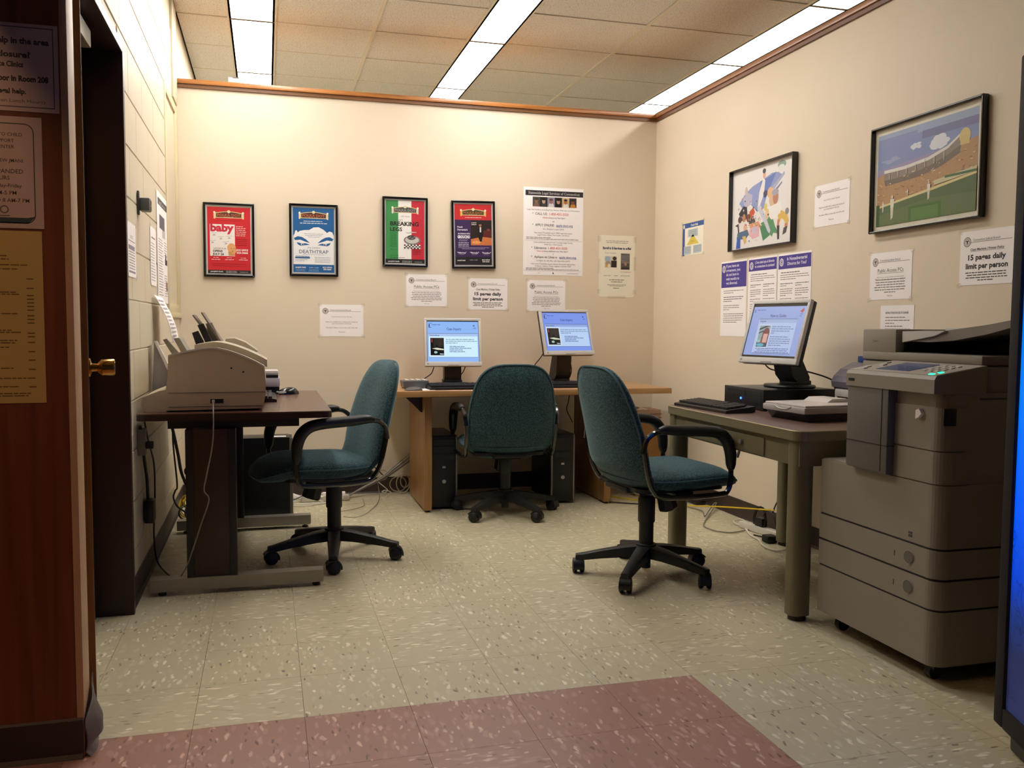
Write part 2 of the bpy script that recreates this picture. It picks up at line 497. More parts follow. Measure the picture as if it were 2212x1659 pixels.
# left concrete block wall ---------------------------------------------
wl = MB()
wl.box(XL-.20, XL-.0035, 3.66, 9.3, 0, HC+.02)
wl.box(XL-.20, XL-.0035, 1.2, 3.66, 2.16, HC+.02)
wl.box(XL-.20, XL, 5.94+.11, 9.3, 0, HC+.02, mi=1)
wleft = struct(obj('wall_left', wl, [M_MORTAR, M_BLOCK]))
bh = .2032
def block_mesh(ly):
    mb = MB().box(0, .008, 0, ly, 0, bh-.005, .002, seg=1)
    mb.sm = [False]*len(mb.sm)
    return mb.mesh('concrete_block', M_BLOCK)
bcache = {}
def put_block(y0, y1, z):
    ly = round(y1-y0, 3)
    if ly < .03: return
    if ly not in bcache: bcache[ly] = block_mesh(ly)
    link('concrete_block', bcache[ly], wleft, (XL-.008+random.uniform(0, .0006), y0, z+.0025))
for c in range(15):
    z = c*bh
    ph = 4.515 if c % 2 else 4.515-.2032
    ys, ye = (3.655, 5.93)
    if z+bh > 2.14: ys = 1.25
    if c == 11 or c == 10:
        ys = 1.25 if z > 2.1 else 3.655
    if 1.19 < z+.1 < 2.45: ye = 5.235
    edges = [ph+.4064*k for k in range(-10, 6)]
    for a in edges:
        b = a+.4064-.005
        b += .003; a2, b2 = max(a, ys), min(b, ye)
        if b2-a2 > .03:
            if z+bh > HC: continue
            put_block(a2, b2, z)
# painted steel window in the block wall next to the back partition
wn = MB()
y0, y1, z0, z1 = 5.24, 5.925, 1.19, 2.45
for a, b, c, d in ((y0, y0+.05, z0, z1), (y1-.12, y1, z0, z1), (y0+.05, y1-.12, z0, z0+.05), (y0+.05, y1-.12, z1-.05, z1)):
    wn.box(XL-.03, XL+.006, a, b, c, d, .003)
w1 = struct(obj('window_1', wn, mat('cream_window_paint', 'cfc39c', .45)))
obj('pane', MB().box(XL-.05, XL-.045, y0+.05, y1-.12, z0+.05, z1-.05), mat('shaded_recess_panel', 'a49a7a', .25), w1)  # recessed panel coloured darker, the recess shade is in its colour
obj('sash_bar', MB().box(XL-.045, XL-.02, y0+.26, y0+.30, z0+.05, z1-.05, .002), MATS['cream_window_paint'], w1)
obj('sill', MB().box(XL-.03, XL+.014, y0-.01, y1, z0-.03, z0, .003), MATS['cream_window_paint'], w1)
struct(obj('trim_3', MB().box(XL-.01, XL+.012, 5.66, 5.90, 2.46, HC, .004), mat('cream_pilaster_paint', 'c6bda2', .5)))

# door opening in the block wall ---------------------------------------
dr = MB()
dr.box(-.80, -.505, 3.63, 3.665, 0, 2.165, .002)          # far jamb facing the camera
dr.box(-.66, -.64, 3.605, 3.63, 0, 2.11, .001)            # stop
dr.box(-.80, -.505, 1.3, 3.63, 2.13, 2.165, .002)         # head
door = struct(obj('door_1', dr, M_DKFRAME))
hx, hy = -.640, 3.585
nx, ny = -.4625, 2.60
ang = math.atan2(ny-hy, nx-hx)
L = math.hypot(nx-hx, ny-hy)
slab = obj('door_leaf', MB().box(0, L, -.040, 0, .012, 2.11, .002), M_DOORW, door, (hx, hy, 0), (0, 0, ang))
kn = MB()
prof = [(.0, 0), (.026, 0), (.026, .004), (.012, .008), (.011, .022), (.016, .026), (.023, .034), (.0235, .062), (.021, .066), (0, .067)]
kn.lathe(prof, 24, M=Matrix.Translation((L-.065, 0, 1.003)) @ Matrix.Rotation(-PI/2, 4, 'X'))
obj('door_knob', kn, M_BRASS, slab)
cl = MB().box(-.62, -.56, 3.05, 3.33, 2.05, 2.11, .006)
cl.tube([(-.59, 3.1, 2.085), (-.54, 2.85, 2.10), (-.56, 2.66, 2.112)], .009, 6, smooth_path=False)
obj('door_closer', cl, mat('aluminium_closer', 'a8a49a', .35, metal=.5), door)
# room beyond the door
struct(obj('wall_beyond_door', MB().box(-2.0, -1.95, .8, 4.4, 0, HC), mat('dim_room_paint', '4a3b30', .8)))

# wood panelled corridor wall, camera side ------------------------------
wf = struct(obj('wall_front', MB().box(-3.0, -.485, 2.45, 2.53, 0, HC), M_PANEL))
obj('end_trim', MB().box(-.485, -.467, 2.45, 2.53, .0, HC, .003), M_PTRIM, wf)
struct(obj('baseboard_front', MB().prism([(2.45, 0), (2.436, 0), (2.444, .012), (2.446, .10), (2.45, .106)], 'x', -3.0, -.470), M_BASE))
pe = MB()
rowsP = []
for i in range(9):
    t = i/8
    yy = 2.446+t*.115
    top = .10+.085*t
    bulge = .004+.018*math.sin(PI*min(1, t*1.1))*1.0
    rowsP.append([(-.466+bulge*(1.6 if 0.2 < k < .7 else .4)+(.012 if k == 0 else 0), yy, top*k) for k in (0, .15, .35, .6, .85, 1)])
vs = [p for r in rowsP for p in r]; n6 = 6
fs = [(i*n6+k, (i+1)*n6+k, (i+1)*n6+k+1, i*n6+k+1) for i in range(8) for k in range(5)]
pe.add(vs, fs, 0, True)
pe.add([Vector(p)-Vector((.003, 0, 0)) for p in vs], [f[::-1] for f in fs], 0, True)
obj('peeling_base_end', pe, M_BASE2, bpy.data.objects['baseboard_front'])

# hidden shell: far walls of the surrounding hall
struct(obj('wall_hall_far', MB().box(-.8, 6.2, 9.3, 9.4, 0, HC+.1), M_WALL))
struct(obj('wall_hall_right', MB().box(6.0, 6.1, -2.5, 9.3, 0, HC+.1), M_WALL))

# ================================================================== office chairs
def pillow(cx, w_of, h0, h1, place, front, rear, expo=3.2, rings=9, seg=44, fp=2.6):
    """closed cushion. w_of(v) half width at v in -1..1, place(a, b, t) -> point, t = signed thickness"""
    vs, fs = [], []
    def ring(r, side):
        row = []
        for k in range(seg):
            t = 2*PI*k/seg
            c, s = math.cos(t), math.sin(t)
            e = 2/expo
            u = r*math.copysign(abs(c)**e, c); v = r*math.copysign(abs(s)**e, s)
            b = (h0+h1)/2+(h1-h0)/2*v
            a = cx+w_of(v)*u
            th = (1-r**fp)**.5 if r < 1 else 0
            row.append(place(a, b, (front if side > 0 else -rear)*th, u, v))
        return row
    rr = [0.001]+[i/rings for i in range(1, rings-1)]+[.93, .985]
    grid = [ring(r, 1) for r in rr]+[ring(1, 1)]+[ring(r, -1) for r in rr[::-1]]
    for g in grid: vs += g
    n = seg
    for i in range(len(grid)-1):
        for k in range(n):
            fs.append((i*n+k, (i+1)*n+k, (i+1)*n+(k+1) % n, i*n+(k+1) % n))
    return vs, fs, grid[len(rr)]
def smooth_all(o):
    for p in o.data.polygons: p.use_smooth = True
def make_chair(label, loc, yaw, base_phase, drop=0.0):
    t = thing('office_chair', label, 'chair', loc, (0, 0, yaw), 'teal office chairs on five castors')
    base_yaw = base_phase-yaw
    # --- five star base
    mb = MB()
    mb.lathe([(.040, .085), (.046, .095), (.046, .145), (.036, .150)], 20)
    mb.cyl((0, 0, .035), (0, 0, .09), .022, n=14)
    for k in range(5):
        Mx = Matrix.Rotation(2*PI*k/5, 4, 'Z')
        sec = []
        for (x, zt, hh, w) in ((.02, .142, .055, .034), (.10, .132, .048, .030), (.20, .112, .038, .025), (.285, .092, .030, .021), (.318, .086, .034, .019)):
            sec.append([(x, -w, zt-hh), (x, -w*.9, zt-.004), (x, -w*.45, zt), (x, w*.45, zt), (x, w*.9, zt-.004), (x, w, zt-hh)])
        vs = [p for s in sec for p in s]
        fs = [(i*6+j, (i+1)*6+j, (i+1)*6+(j+1) % 6, i*6+(j+1) % 6) for i in range(4) for j in range(6)]
        fs.append([24+j for j in range(6)]); fs.append([j for j in range(6)][::-1])
        mb.add(vs, fs, 0, True, Mx)
        mb.cyl((.300, 0, .052), (.300, 0, .086), .017, .019, n=12, M=Mx)
    base = obj('star_base', mb, M_CHBASE, t, rot=(0, 0, base_yaw))
    cm_ = MB()
    for s in (-1, 1):
        prof = [(0, 0), (.016, 0), (.0235, .003), (.0255, .008), (.0255, .014), (.022, .018), (0, .018)]
        Mw = Matrix.Translation((0, s*.004, .026)) @ Matrix.Rotation(-s*PI/2, 4, 'X')
        cm_.lathe(prof, 18, M=Mw)
    hood = [(-.031*math.cos(a), .026+.031*math.sin(a)) for a in [math.radians(d) for d in range(-15, 160, 14)]]
    inn = [(x*.86, .026+(z-.026)*.86) for x, z in hood][::-1]
    cm_.prism(hood+inn, 'y', -.020, .020, smooth=False)
    cme = cm_.mesh('caster', M_BLACK)
    for k in range(5):
        a = 2*PI*k/5
        cw = link('caster', cme, base, (.305*math.cos(a), .305*math.sin(a), 0), (0, 0, random.uniform(0, 6.28))); cw.scale = (1.22, 1.2, 1.18)
    # --- column
    mb = MB().cyl((0, 0, .12), (0, 0, .285), .033, n=22)
    mb.lathe([(.037, .245), (.0385, .25), (.0385, .352), (.034, .362), (.012, .363)], 22)
    mb.cyl((0, 0, .355), (0, 0, .40-drop), .013, n=12)
    obj('column', mb, M_CHBASE, t)
    dz = -drop
    # --- mechanism under the seat
    mb = MB()
    mb.prism([(-.10, .405), (-.075, .382), (.045, .372), (.15, .392), (.22, .425), (.22, .435), (-.10, .435)], 'y', -.075, .075)
    mb.box(-.16, -.09, -.10, .10, .400, .425, .006)
    mb.box(.0, .09, -.24, -.06, .402, .418, .004)
    obj('mechanism', mb, M_BLACK, t, (0, 0, dz))
    kk = MB().cyl((.085, 0, .40), (.112, 0, .302), .040, .046, n=8, smooth=False)
    kk.cyl((.112, 0, .302), (.114, 0, .296), .046, .040, n=8, smooth=False)
    obj('tension_knob', kk, M_BLACK, t, (0, 0, dz))
    # --- seat cushion
    def pseat(a, b, th, u, v):
        z = .460+th
        x = b
        if x > .22: z -= (x-.22)**2*1.5
        z += .012*(abs(a)/.25)**2-.008*math.exp(-((x-.02)/.15)**2)
        return (x, a, z)
    vs, fs, rim = pillow(0, lambda v: .262-.012*v, -.17, .385, pseat, .060, .062, 3.3)
    s_ = MB().add(vs, fs, 0, True)
    seat = obj('seat', s_, M_FAB, t, (0, 0, dz)); smooth_all(seat)
    rp = [Vector(p)+Vector((0, 0, .002)) for p in rim[::2]]
    obj('piping', MB().tube(rp, .0035, 6, closed=True, sub=2), M_PIPE, seat)
    pan = MB().prism(rrect(-.15, .28, -.21, .21, .05), 'z', .414, .432)
    obj('seat_pan', pan, M_BLACK, t, (0, 0, dz))
    # --- backrest shell
    def pback(a, b, th, u, v):
        x = -.205-.19*(b-.665)
        if b < .55: x += (.55-b)**2*4.6
        x += .10*a*a/.25+.010*math.cos((b-.6)*9)
        return (x+th, a, b)
    vs, fs, rim = pillow(0, lambda v: .258-.026*max(v, 0)-.012*v, .385, .955, pback, .050, .052, 3.6)
    b_ = MB().add([(x, -y, z) for x, y, z in vs], fs, 0, True)
    back = obj('backrest', b_, M_FAB, t, (0, 0, dz)); smooth_all(back)
    rp = [Vector((p[0]-.016, p[1]*.985, p[2]-.004*(1 if p[2] > .7 else -1))) for p in rim[::2]]
    obj('piping', MB().tube(rp, .0045, 6, closed=True, sub=2), M_PIPE, back)
    # --- looped tube arms with moulded pads
    for s in (-1, 1):
        y = s*.280
        path = [(0, 0, 0), (-.172, y*.955, .60), (-.150, y*.94, .50), (-.122, y*.93, .438), (-.08, y*.93, .408), (.05, y*.96, .402), (.20, y, .408), (.235, y, .420),
                (.250, y, .47), (.246, y, .59), (.225, y, .655), (.18, y, .672), (.0, y, .680), (-.08, y, .688), (-.130, y, .684), (-.165, y*.98, .655), (-.176, y*.96, .60)]
        tb_ = MB().tube(path[1:], .0115, 8, sub=5)
        arm = obj('armrest', tb_, M_BLACKM, t, (0, 0, dz))
        pd = [(-.110, y, .692), (-.075, y, .696), (.0, y, .690), (.12, y, .684), (.185, y, .672), (.225, y, .640), (.245, y, .59), (.249, y, .535), (.250, y, .51)]
        rad = [.012, .021, .024, .025, .026, .027, .026, .022, .012]
        pm = MB().tube(pd, rad, 12, sub=4)
        pad = obj('arm_pad', pm, M_BLACK, arm); smooth_all(pad)
    return t
make_chair('teal office chair at the dark walnut table, its side to the door', (.305, 4.32, 0), math.radians(192), math.radians(265))
make_chair('teal office chair facing the oak desk, its plain back towards us', (1.372, 5.10, 0), math.radians(87), math.radians(4), .045)
make_chair('teal office chair beside the tan steel desk, seen from behind its left shoulder', (1.648, 3.66, 0), math.radians(6), math.radians(14))

# ================================================================== walnut computer table by the block wall
t = thing('computer_table', 'dark walnut laminate table on grey steel sled feet, against the block wall', 'table', (0, 0, 0))
obj('tabletop', MB().prism(rrect(-.515, .265, 3.85, 5.07, .03), 'z', .728, .757), M_WALNUT, t)
obj('edge_band', MB().prism(rrect(-.517, .2665, 3.8485, 5.0715, .031), 'z', .7285, .7525), mat('dark_edge_band', '2a1912', .35), t)
bp = MB().box(-.40, .13, 3.90, 3.93, .690, .728).box(-.40, .13, 4.99, 5.02, .690, .728).box(-.40, -.36, 3.93, 4.99, .69, .728)
bp.box(-.02, .02, 3.93, 4.99, .700, .728)
obj('under_frame', bp, M_BLACK, t)
for y in (3.88, 5.02):
    pz = MB().box(-.318, -.135, y-.022, y+.022, .06, .69, .003)
    p_ = obj('pedestal', pz, M_WALNUTZ, t)
    obj('edge_strip', MB().box(-.330, -.300, y-.027, y+.027, .058, .69, .004).box(-.160, -.130, y-.027, y+.027, .058, .69, .004), M_BLACK, p_)
    ft = MB().prism([(-.475, .018), (-.475, .070), (.225, .070), (.225, .026), (.222, .018)], 'y', y-.032, y+.032)
    f_ = obj('foot', ft, M_STEELG, t)
    g = MB()
    for x in (-.43, .195):
        g.cyl((x, y, 0), (x, y, .008), .016, n=14); g.cyl((x, y, .008), (x, y, .022), .006, n=8)
    obj('glide', g, M_DKFRAME, f_)
# grommet screws under the edge
# ------------------------------------------------ printer on it
pr = thing('desktop_printer', 'beige arched printer on the walnut table with a grey cord plugged into its side', 'printer', (0, 0, .757))
def arch(y0, y1, dx=0, dz=0):
    P = [(-.410, .078), (-.400, .145), (-.396, .235)]
    for i in range(15):
        t_ = i/14
        x = -.396+t_*.384
        z = .235+.036*math.sin(min(1, t_/.55)*PI/2)-(.082*max(0, (t_-.40)/.6)**1.65)
        P.append((x, z))
    P += [(-.006, .120), (-.008, .070), (-.016, .022), (-.022, .010), (-.41, .006)]
    return [(x+dx, z+dz) for x, z in P]
obj('body', MB().prism(arch(0, 0), 'y', 3.93, 4.36), M_CREAMP, pr)
rim_ = MB()
ar = arch(0, 0)[2:18]
rim_.prism([(x, z+.0035) for x, z in ar]+[(x, z-.004) for x, z in ar][::-1], 'y', 3.928, 3.936)
obj('cover_rim', rim_, M_SILV2, pr)
lid = [(x, z) for x, z in arch(0, 0)[6:18]]
obj('top_cover', MB().prism([(x+.012, z+.022) for x, z in lid]+[(x+.012, z-.01) for x, z in lid][::-1], 'y', 4.06, 4.33), mat('grey_beige_cover', 'aaa08c', .45), pr)
obj('seam', MB().box(-.40, -.010, 3.9285, 3.931, .0785, .0805), M_DGREY, pr)
obj('lower_seam', MB().box(-.40, -.020, 3.9285, 3.931, .020, .022), M_DGREY, pr)
rs = MB().prism([(-.495, 0), (-.505, .03), (-.50, .062), (-.47, .075), (-.43, .090), (-.405, .092), (-.405, 0)], 'y', 3.932, 4.33)
obj('rear_tray', rs, M_CREAMP, pr)
obj('port_recess', MB().box(-.232, -.180, 3.9275, 3.935, .034, .052), M_BLACK, pr)
obj('plug', MB().box(-.226, -.214, 3.915, 3.93, .037, .049, .002), M_SILV2, pr)
sc_ = MB()
for x, z in ((-.146, .182), (-.098, .166)): sc_.cyl((x, 3.9275, z), (x, 3.931, z), .004, n=10)
obj('vent_hole', sc_, M_BLACK, pr)
g1 = MB().prism([(-.385, .23), (-.425, .30), (-.41, .305), (-.36, .243)], 'y', 4.02, 4.05)
g1.prism([(-.36, .24), (-.392, .305), (-.368, .306), (-.335, .247)], 'y', 4.12, 4.30)
obj('paper_guide', g1, mat('grey_guide', '8f8a7d', .5), pr)
tag(obj('printer_cord', MB().tube([(-.22, 3.905, .80), (-.216, 3.836, .765), (-.216, 3.822, .70), (-.222, 3.822, .62), (-.246, 3.822, .50), (-.256, 3.822, .44), (-.238, 3.822, .40), (-.27, 3.822, .30), (-.300, 3.822, .207), (-.34, 3.87, .10), (-.40, 3.97, .012), (-.44, 4.05, .008)], .0028, 6), M_CABG),
    'thin grey cord hanging from the beige printer down past the walnut table', 'cord')

# second machine with upright feed trays
sm = thing('sheet_feed_scanner', 'grey and black scanner with two upright slanted trays, behind the beige printer', 'scanner', (0, 0, .757))
obj('body', MB().prism([(-.33, 0), (-.33, .22), (-.30, .275), (-.19, .285), (-.06, .238), (-.02, .19), (-.015, .10), (-.14, .06), (-.14, 0)], 'y', 4.46, 4.78), M_CREAMP, sm)
obj('top_ridge', MB().prism([(-.20, .272), (-.19, .298), (-.15, .300), (-.10, .280), (-.04, .236), (-.06, .225)], 'y', 4.50, 4.74), mat('grey_beige_cover', 'aaa08c', .45), sm)
for (x0, z0, x1, z1, lb) in ((-.237, .27, -.339, .412, 0), (-.206, .275, -.300, .425, 1)):
    dx, dz = x1-x0, z1-z0; l_ = math.hypot(dx, dz); px, pz_ = -dz/l_*.006, dx/l_*.006
    tp = MB().prism([(x0, z0), (x1, z1), (x1+px, z1+pz_), (x0+px*1.6, z0+pz_*1.6)], 'y', 4.52, 4.72)
    tp2 = obj('feed_tray', tp, mat('taupe_tray', '6e6258', .45), sm)
hb = MB().prism([(-.325, .262), (-.345, .325), (-.318, .335), (-.282, .262)], 'y', 4.50, 4.53)
hb.prism([(-.278, .262), (-.320, .362), (-.292, .370), (-.248, .262)], 'y', 4.50, 4.53)
obj('black_wing', hb, M_BLACK, sm)
obj('side_wing', MB().prism([(-.262, .27), (-.285, .37), (-.255, .375), (-.212, .275)], 'y', 4.55, 4.57), M_GREYP, sm)
# small white and grey device at the end
sd = thing('label_printer', 'small white and grey device with black foot, peeping out behind the beige printer', 'device', (0, 0, .757))
obj('foot', MB().box(-.02, .062, 4.86, 4.98, 0, .036, .006), M_BLACK, sd)
obj('body', MB().box(-.03, .066, 4.85, 4.99, .036, .088, .012), mat('lilac_white_plastic', 'b9b4bd', .4), sd)
obj('slot', MB().box(-.01, .056, 4.852, 4.98, .086, .098), M_BLACK, sd)
obj('lid', MB().box(-.02, .058, 4.855, 4.985, .098, .125, .010), M_SILV2, sd)

# ------------------------------------------------ keyboards
def keyboard(label, loc, rotz, w=.455, d=.155, trim=M_BLACK):
    k = thing('keyboard', label, 'keyboard', loc, (0, 0, rotz), 'black keyboards')
    obj('case', MB().prism([(-d/2, 0), (-d/2, .012), (-d/2+.02, .016), (d/2, .030), (d/2, .004), (d/2-.02, 0)], 'x', -w/2, w/2), M_BLACK, k)
    ks = MB()
    for r in range(6):
        yy = -d/2+.022+r*.0205
        zz = .0165+(yy+d/2)*.09
        x = -w/2+.010
        while x < w/2-.025:
            wd = .017
            if r == 0 and -w*.22 < x < -w*.2: wd = .11
            if not (r == 5 and int((x+w)/.08) % 2 == 0 and random.random() < .2):
                ks.box(x, x+wd, yy, yy+.0165, zz, zz+.008)
            x += wd+.0025
            if abs(x-w*.16) < .011 or abs(x-w*.30) < .011: x += .008
    obj('keys', ks, mat('charcoal_keys', '232224', .45), k)
    return k
kb = keyboard('black keyboard on the walnut table, its end sticking out from behind the beige printer', (-.035, 4.56, .757), math.radians(90), .44, .155)
mo = thing('mouse', 'glossy black and grey mouse on the walnut table', 'mouse', (.105, 4.83, .757), (0, 0, math.radians(15)))
def mouse_shape(sx, sy, sz):
    vs, fs, rim = pillow(0, lambda v: sy*(1-.12*v), -sx, sx, lambda a, b, th, u, v: (b, a, max(0, th)*(1+.15*v)), sz, .001, 2.4, 8, 24, 2.2)
    return MB().add([(x, -y, z) for x, y, z in vs], fs, 0, True)
mm_ = obj('shell', mouse_shape(.058, .032, .036), M_BLACKG, mo); smooth_all(mm_)
ml = obj('side_panel', MB().box(-.056, -.015, -.031, .031, .004, .016, .005), M_SILVER, mo)
tag(obj('mouse_cable', MB().tube([(.05, 4.84, .762), (.02, 4.90, .76), (-.03, 4.96, .76)], .002, 6), M_CABK), 'thin black mouse cable on walnut table', 'cable')

# tower computer behind the walnut table
def tower(label, loc, rotz, w=.175, d=.44, h=.45, strips=True, name='tower_computer'):
    k = thing(name, label, 'computer', loc, (0, 0, rotz), 'black tower computers')
    obj('case', MB().box(-w/2, w/2, 0, d, .012, h, .004), mat('black_case', '0d0e10', .35), k)
    fr = MB().box(-w/2+.012, w/2-.012, -.012, 0, .016, h-.006, .003)
    f_ = obj('front_panel', fr, M_BLACK, k)
    st = MB().box(-w/2-.001, -w/2+.010, -.016, .002, .014, h-.004, .002).box(w/2-.010, w/2+.001, -.016, .002, .014, h-.004, .002)
    if strips: obj('silver_strip', st, mat('dull_silver_strip', '77736c', .35, metal=.3), k)
    dd = MB()
    for z in (h-.06, h-.105, h-.15): dd.box(-w/2+.02, w/2-.02, -.0145, -.012, z, z+.036)
    obj('drive_bay', dd, mat('drive_bay', '17171a', .5), f_)
    obj('power_button', MB().cyl((0, -.012, h*.38), (0, -.017, h*.38), .012, n=14), M_SILVER, f_)
    obj('badge', MB().box(-.010, .010, -.0135, -.0118, h*.56, h*.56+.012), M_SILVER, f_)
    return k
tw = tower('black tower computer standing side-on behind the far foot of the walnut table', (.12, 5.28, 0), math.radians(90), .17, .44, .482)
obj('label_sheet', MB().box(-.06, -.02, .02, .09, .4825, .4835), M_PAPER, tw)
tower('black tower computer under the oak desk by its left panel', (1.035, 5.30, 0), 0, .165, .42, .455)
tower('black tower computer under the oak desk near its right panel', (1.80, 5.30, 0), 0, .155, .42, .445)

# ================================================================== oak desk at the back wall
t = thing('oak_desk', 'light oak laminate desk with two slab legs along the back partition', 'desk', (0, 0, 0))
obj('desktop', MB().box(.685, 2.472, 5.135, 5.905, .704, .739, .003), M_OAKL, t)
for x in (.925, 2.075):
    lp = obj('side_panel', MB().box(x-.022, x+.022, 5.215, 5.80, .012, .704, .002), M_OAKZ, t)
    g = MB()
    for yy in (5.25, 5.76): g.cyl((x, yy, 0), (x, yy, .014), .015, n=12)
    obj('glide', g, M_BLACK, lp)
obj('rear_rail', MB().box(.947, 2.053, 5.70, 5.72, .655, .704, .002), M_OAKZ, t)
br = MB().prism([(.903, .704), (.903, .60), (.895, .60), (.80, .695), (.80, .704)], 'y', 5.30, 5.34)
obj('bracket', br, M_DKFRAME, t)

# ================================================================== flat print: lettering and pictures laid on real sheets
_TC = {}
def text_geo(txt, bold=0.0, spacing=1.0):
    key = (txt, bold, spacing)
    if key in _TC: return _TC[key]
    cu = bpy.data.curves.new('t', 'FONT')
    cu.body = txt; cu.size = 1; cu.resolution_u = 2; cu.offset = bold; cu.fill_mode = 'FRONT'; cu.space_character = spacing
    ob = bpy.data.objects.new('t', cu); COL.objects.link(ob)
    dg = bpy.context.evaluated_depsgraph_get()
    me = bpy.data.meshes.new_from_object(ob.evaluated_get(dg))
    vs = [(v.co.x, v.co.y) for v in me.vertices]
    fs = [list(p.vertices) for p in me.polygons]
    bpy.data.objects.remove(ob); bpy.data.curves.remove(cu); bpy.data.meshes.remove(me)
    if vs:
        x0 = min(v[0] for v in vs); x1 = max(v[0] for v in vs)
    else: x0, x1 = 0, 1
    _TC[key] = (vs, fs, x0, x1)
    return _TC[key]
def ink(hexc, emis=0):
    if emis:
        return mat('screen_%s_%d' % (hexc, int(emis*100)), '050505', .25, emit=hexc, es=emis)
    return mat('ink_'+hexc, hexc, .55, spec=.35)
class Print:
    def __init__(s, emis=0, step=.00012, auto=0.0):
        s.mb = MB(); s.mats = []; s.idx = {}; s.emis = emis; s.step = step; s.layer = 0; s.auto = auto; s.n = 0
    def mi(s, c):
        if c not in s.idx:
            s.idx[c] = len(s.mats); s.mats.append(ink(c, s.emis))
        return s.idx[c]
    def up(s): s.layer += 1; return s
    def z(s):
        s.n += 1
        return s.step*(1 if s.auto else s.layer+1)+s.auto*s.n
    def rect(s, x0, x1, y0, y1, c):
        z = s.z()
        s.mb.add([(x0, y0, z), (x1, y0, z), (x1, y1, z), (x0, y1, z)], [(0, 1, 2, 3)], s.mi(c)); return s
    def poly(s, pts, c):
        z = s.z()
        a = sum(pts[i][0]*pts[(i+1) % len(pts)][1]-pts[(i+1) % len(pts)][0]*pts[i][1] for i in range(len(pts)))
        if a < 0: pts = pts[::-1]
        s.mb.add([(x, y, z) for x, y in pts], [list(range(len(pts)))], s.mi(c)); return s
    def ell(s, cx, cy, rx, ry, c, n=18, a0=0, a1=360):
        full = a1-a0 >= 360
        pts = [(cx+rx*math.cos(math.radians(a0+(a1-a0)*k/(n if full else n-1))), cy+ry*math.sin(math.radians(a0+(a1-a0)*k/(n if full else n-1)))) for k in range(n)]
        return s.poly(pts, c)
    def ring(s, cx, cy, r, w, c, n=20):
        z = s.z()
        vs = [(cx+q*math.cos(2*PI*k/n), cy+q*math.sin(2*PI*k/n), z) for q in (r, r-w) for k in range(n)]
        s.mb.add(vs, [(k, (k+1) % n, n+(k+1) % n, n+k) for k in range(n)], s.mi(c)); return s
    def frame(s, x0, x1, y0, y1, w, c):
        for a, b, d, e in ((x0, x1, y1-w, y1), (x0, x1, y0, y0+w), (x0, x0+w, y0+w, y1-w), (x1-w, x1, y0+w, y1-w)): s.rect(a, b, d, e, c)
        return s
    def text(s, x, y, txt, size, c, al='c', width=None, bold=0.0, shear=0.0):
        vs, fs, x0, x1 = text_geo(txt, bold)
        w = (x1-x0)*size
        k = 1.0
        if width: k = width/w; w = width
        ox = {'l': x, 'c': x-w/2, 'r': x-w}[al]
        z = s.z()
        s.mb.add([(ox+(vx-x0+vy*shear)*size*k, y+vy*size, z) for vx, vy in vs], fs, s.mi(c)); return s
    def greek(s, x0, x1, y, h, c, al='l', fill=1.0, rnd=None):
        """words too small to read in the photograph: rows of word-long strokes"""
        R = rnd or random
        w = (x1-x0)*fill
        x = x0 if al == 'l' else (x0+x1-w)/2
        end = x+w
        while x < end-h:
            ww = min(end-x, h*R.uniform(1.6, 5.5))
            s.rect(x, x+ww, y, y+h*.62, c)
            x += ww+h*.55
        return s
    def para(s, x0, x1, y, n, lh, h, c, al='c', fills=None):
        for i in range(n):
            f = fills[i % len(fills)] if fills else random.uniform(.8, 1)
            s.greek(x0, x1, y-i*lh, h, c, al, f)
        return s
    def make(s, parent, name='print', Mx=None, label=None):
        if Mx is not None: s.mb.v = [Mx @ v for v in s.mb.v]
        return obj(name, s.mb, s.mats, parent, label=label)
INK = '33302f'; SOFT = '77706c'
ROT = {'back': (PI/2, 0, 0), 'right': (PI/2, 0, -PI/2), 'left': (PI/2, 0, PI/2)}
def wall_loc(wall, a, z, gap=.0015):
    if wall == 'back': return (a, YB-gap, z)
    if wall == 'front': return (a, 2.45-gap, z)
    if wall == 'right': return (XR-gap, a, z)
    return (XL+gap+.001, a, z)
ROT['front'] = ROT['back']
TAPE_ME = []
def sheet(wall, a, z, w, h, label, material=None, name='notice', cat='notice', tilt=0, group=None, tapes=True, curl=.002, parent_gap=.0015):
    """paper sheet hung flat: slightly wavy surface with real thickness"""
    r = Euler(ROT[wall]).to_matrix().to_4x4() @ Matrix.Rotation(tilt, 4, 'Z')
    t = thing(name, label, cat, wall_loc(wall, a, z, parent_gap), r.to_euler(), group)
    obj('paper', MB().box(-w/2, w/2, -h/2, h/2, -.0004, .0), material or M_PAPER, t)
    if tapes:
        if not TAPE_ME: TAPE_ME.append(MB().box(-.012, .012, -.009, .009, .0010, .0012).mesh('tape', M_TAPE))
        for sx in (-1, 1):
            for sy in (-1, 1): link('tape', TAPE_ME[0], t, (sx*w/2, sy*h/2, 0), (0, 0, .3*sx*sy))
    return t
def seal(P, x, y, r):
    P.up().ell(x, y, r, r, '5d5754', 20); P.up().ell(x, y, r*.86, r*.86, 'ddd4cf', 20)
    P.up().ring(x, y, r*.66, r*.10, '6d6663')
    P.poly([(x-r*.45, y+r*.18), (x-r*.2, y+r*.36), (x, y+r*.22), (x+r*.2, y+r*.36), (x+r*.45, y+r*.18), (x+r*.16, y+r*.02), (x+r*.12, y-r*.42), (x-r*.12, y-r*.42), (x-r*.16, y+r*.02)], '34302f')
    P.layer -= 2
def letterhead(P, w, h):
    seal(P, -w/2+.036, h/2-.042, .0195)
    P.up(); P.rect(-w/2+.050, w/2-.016, h/2-.045, h/2-.0435, INK)
    P.text(-w/2+.066, h/2-.040, 'Connecticut Judicial Branch', .0125, '4a4645', 'l', width=.135)

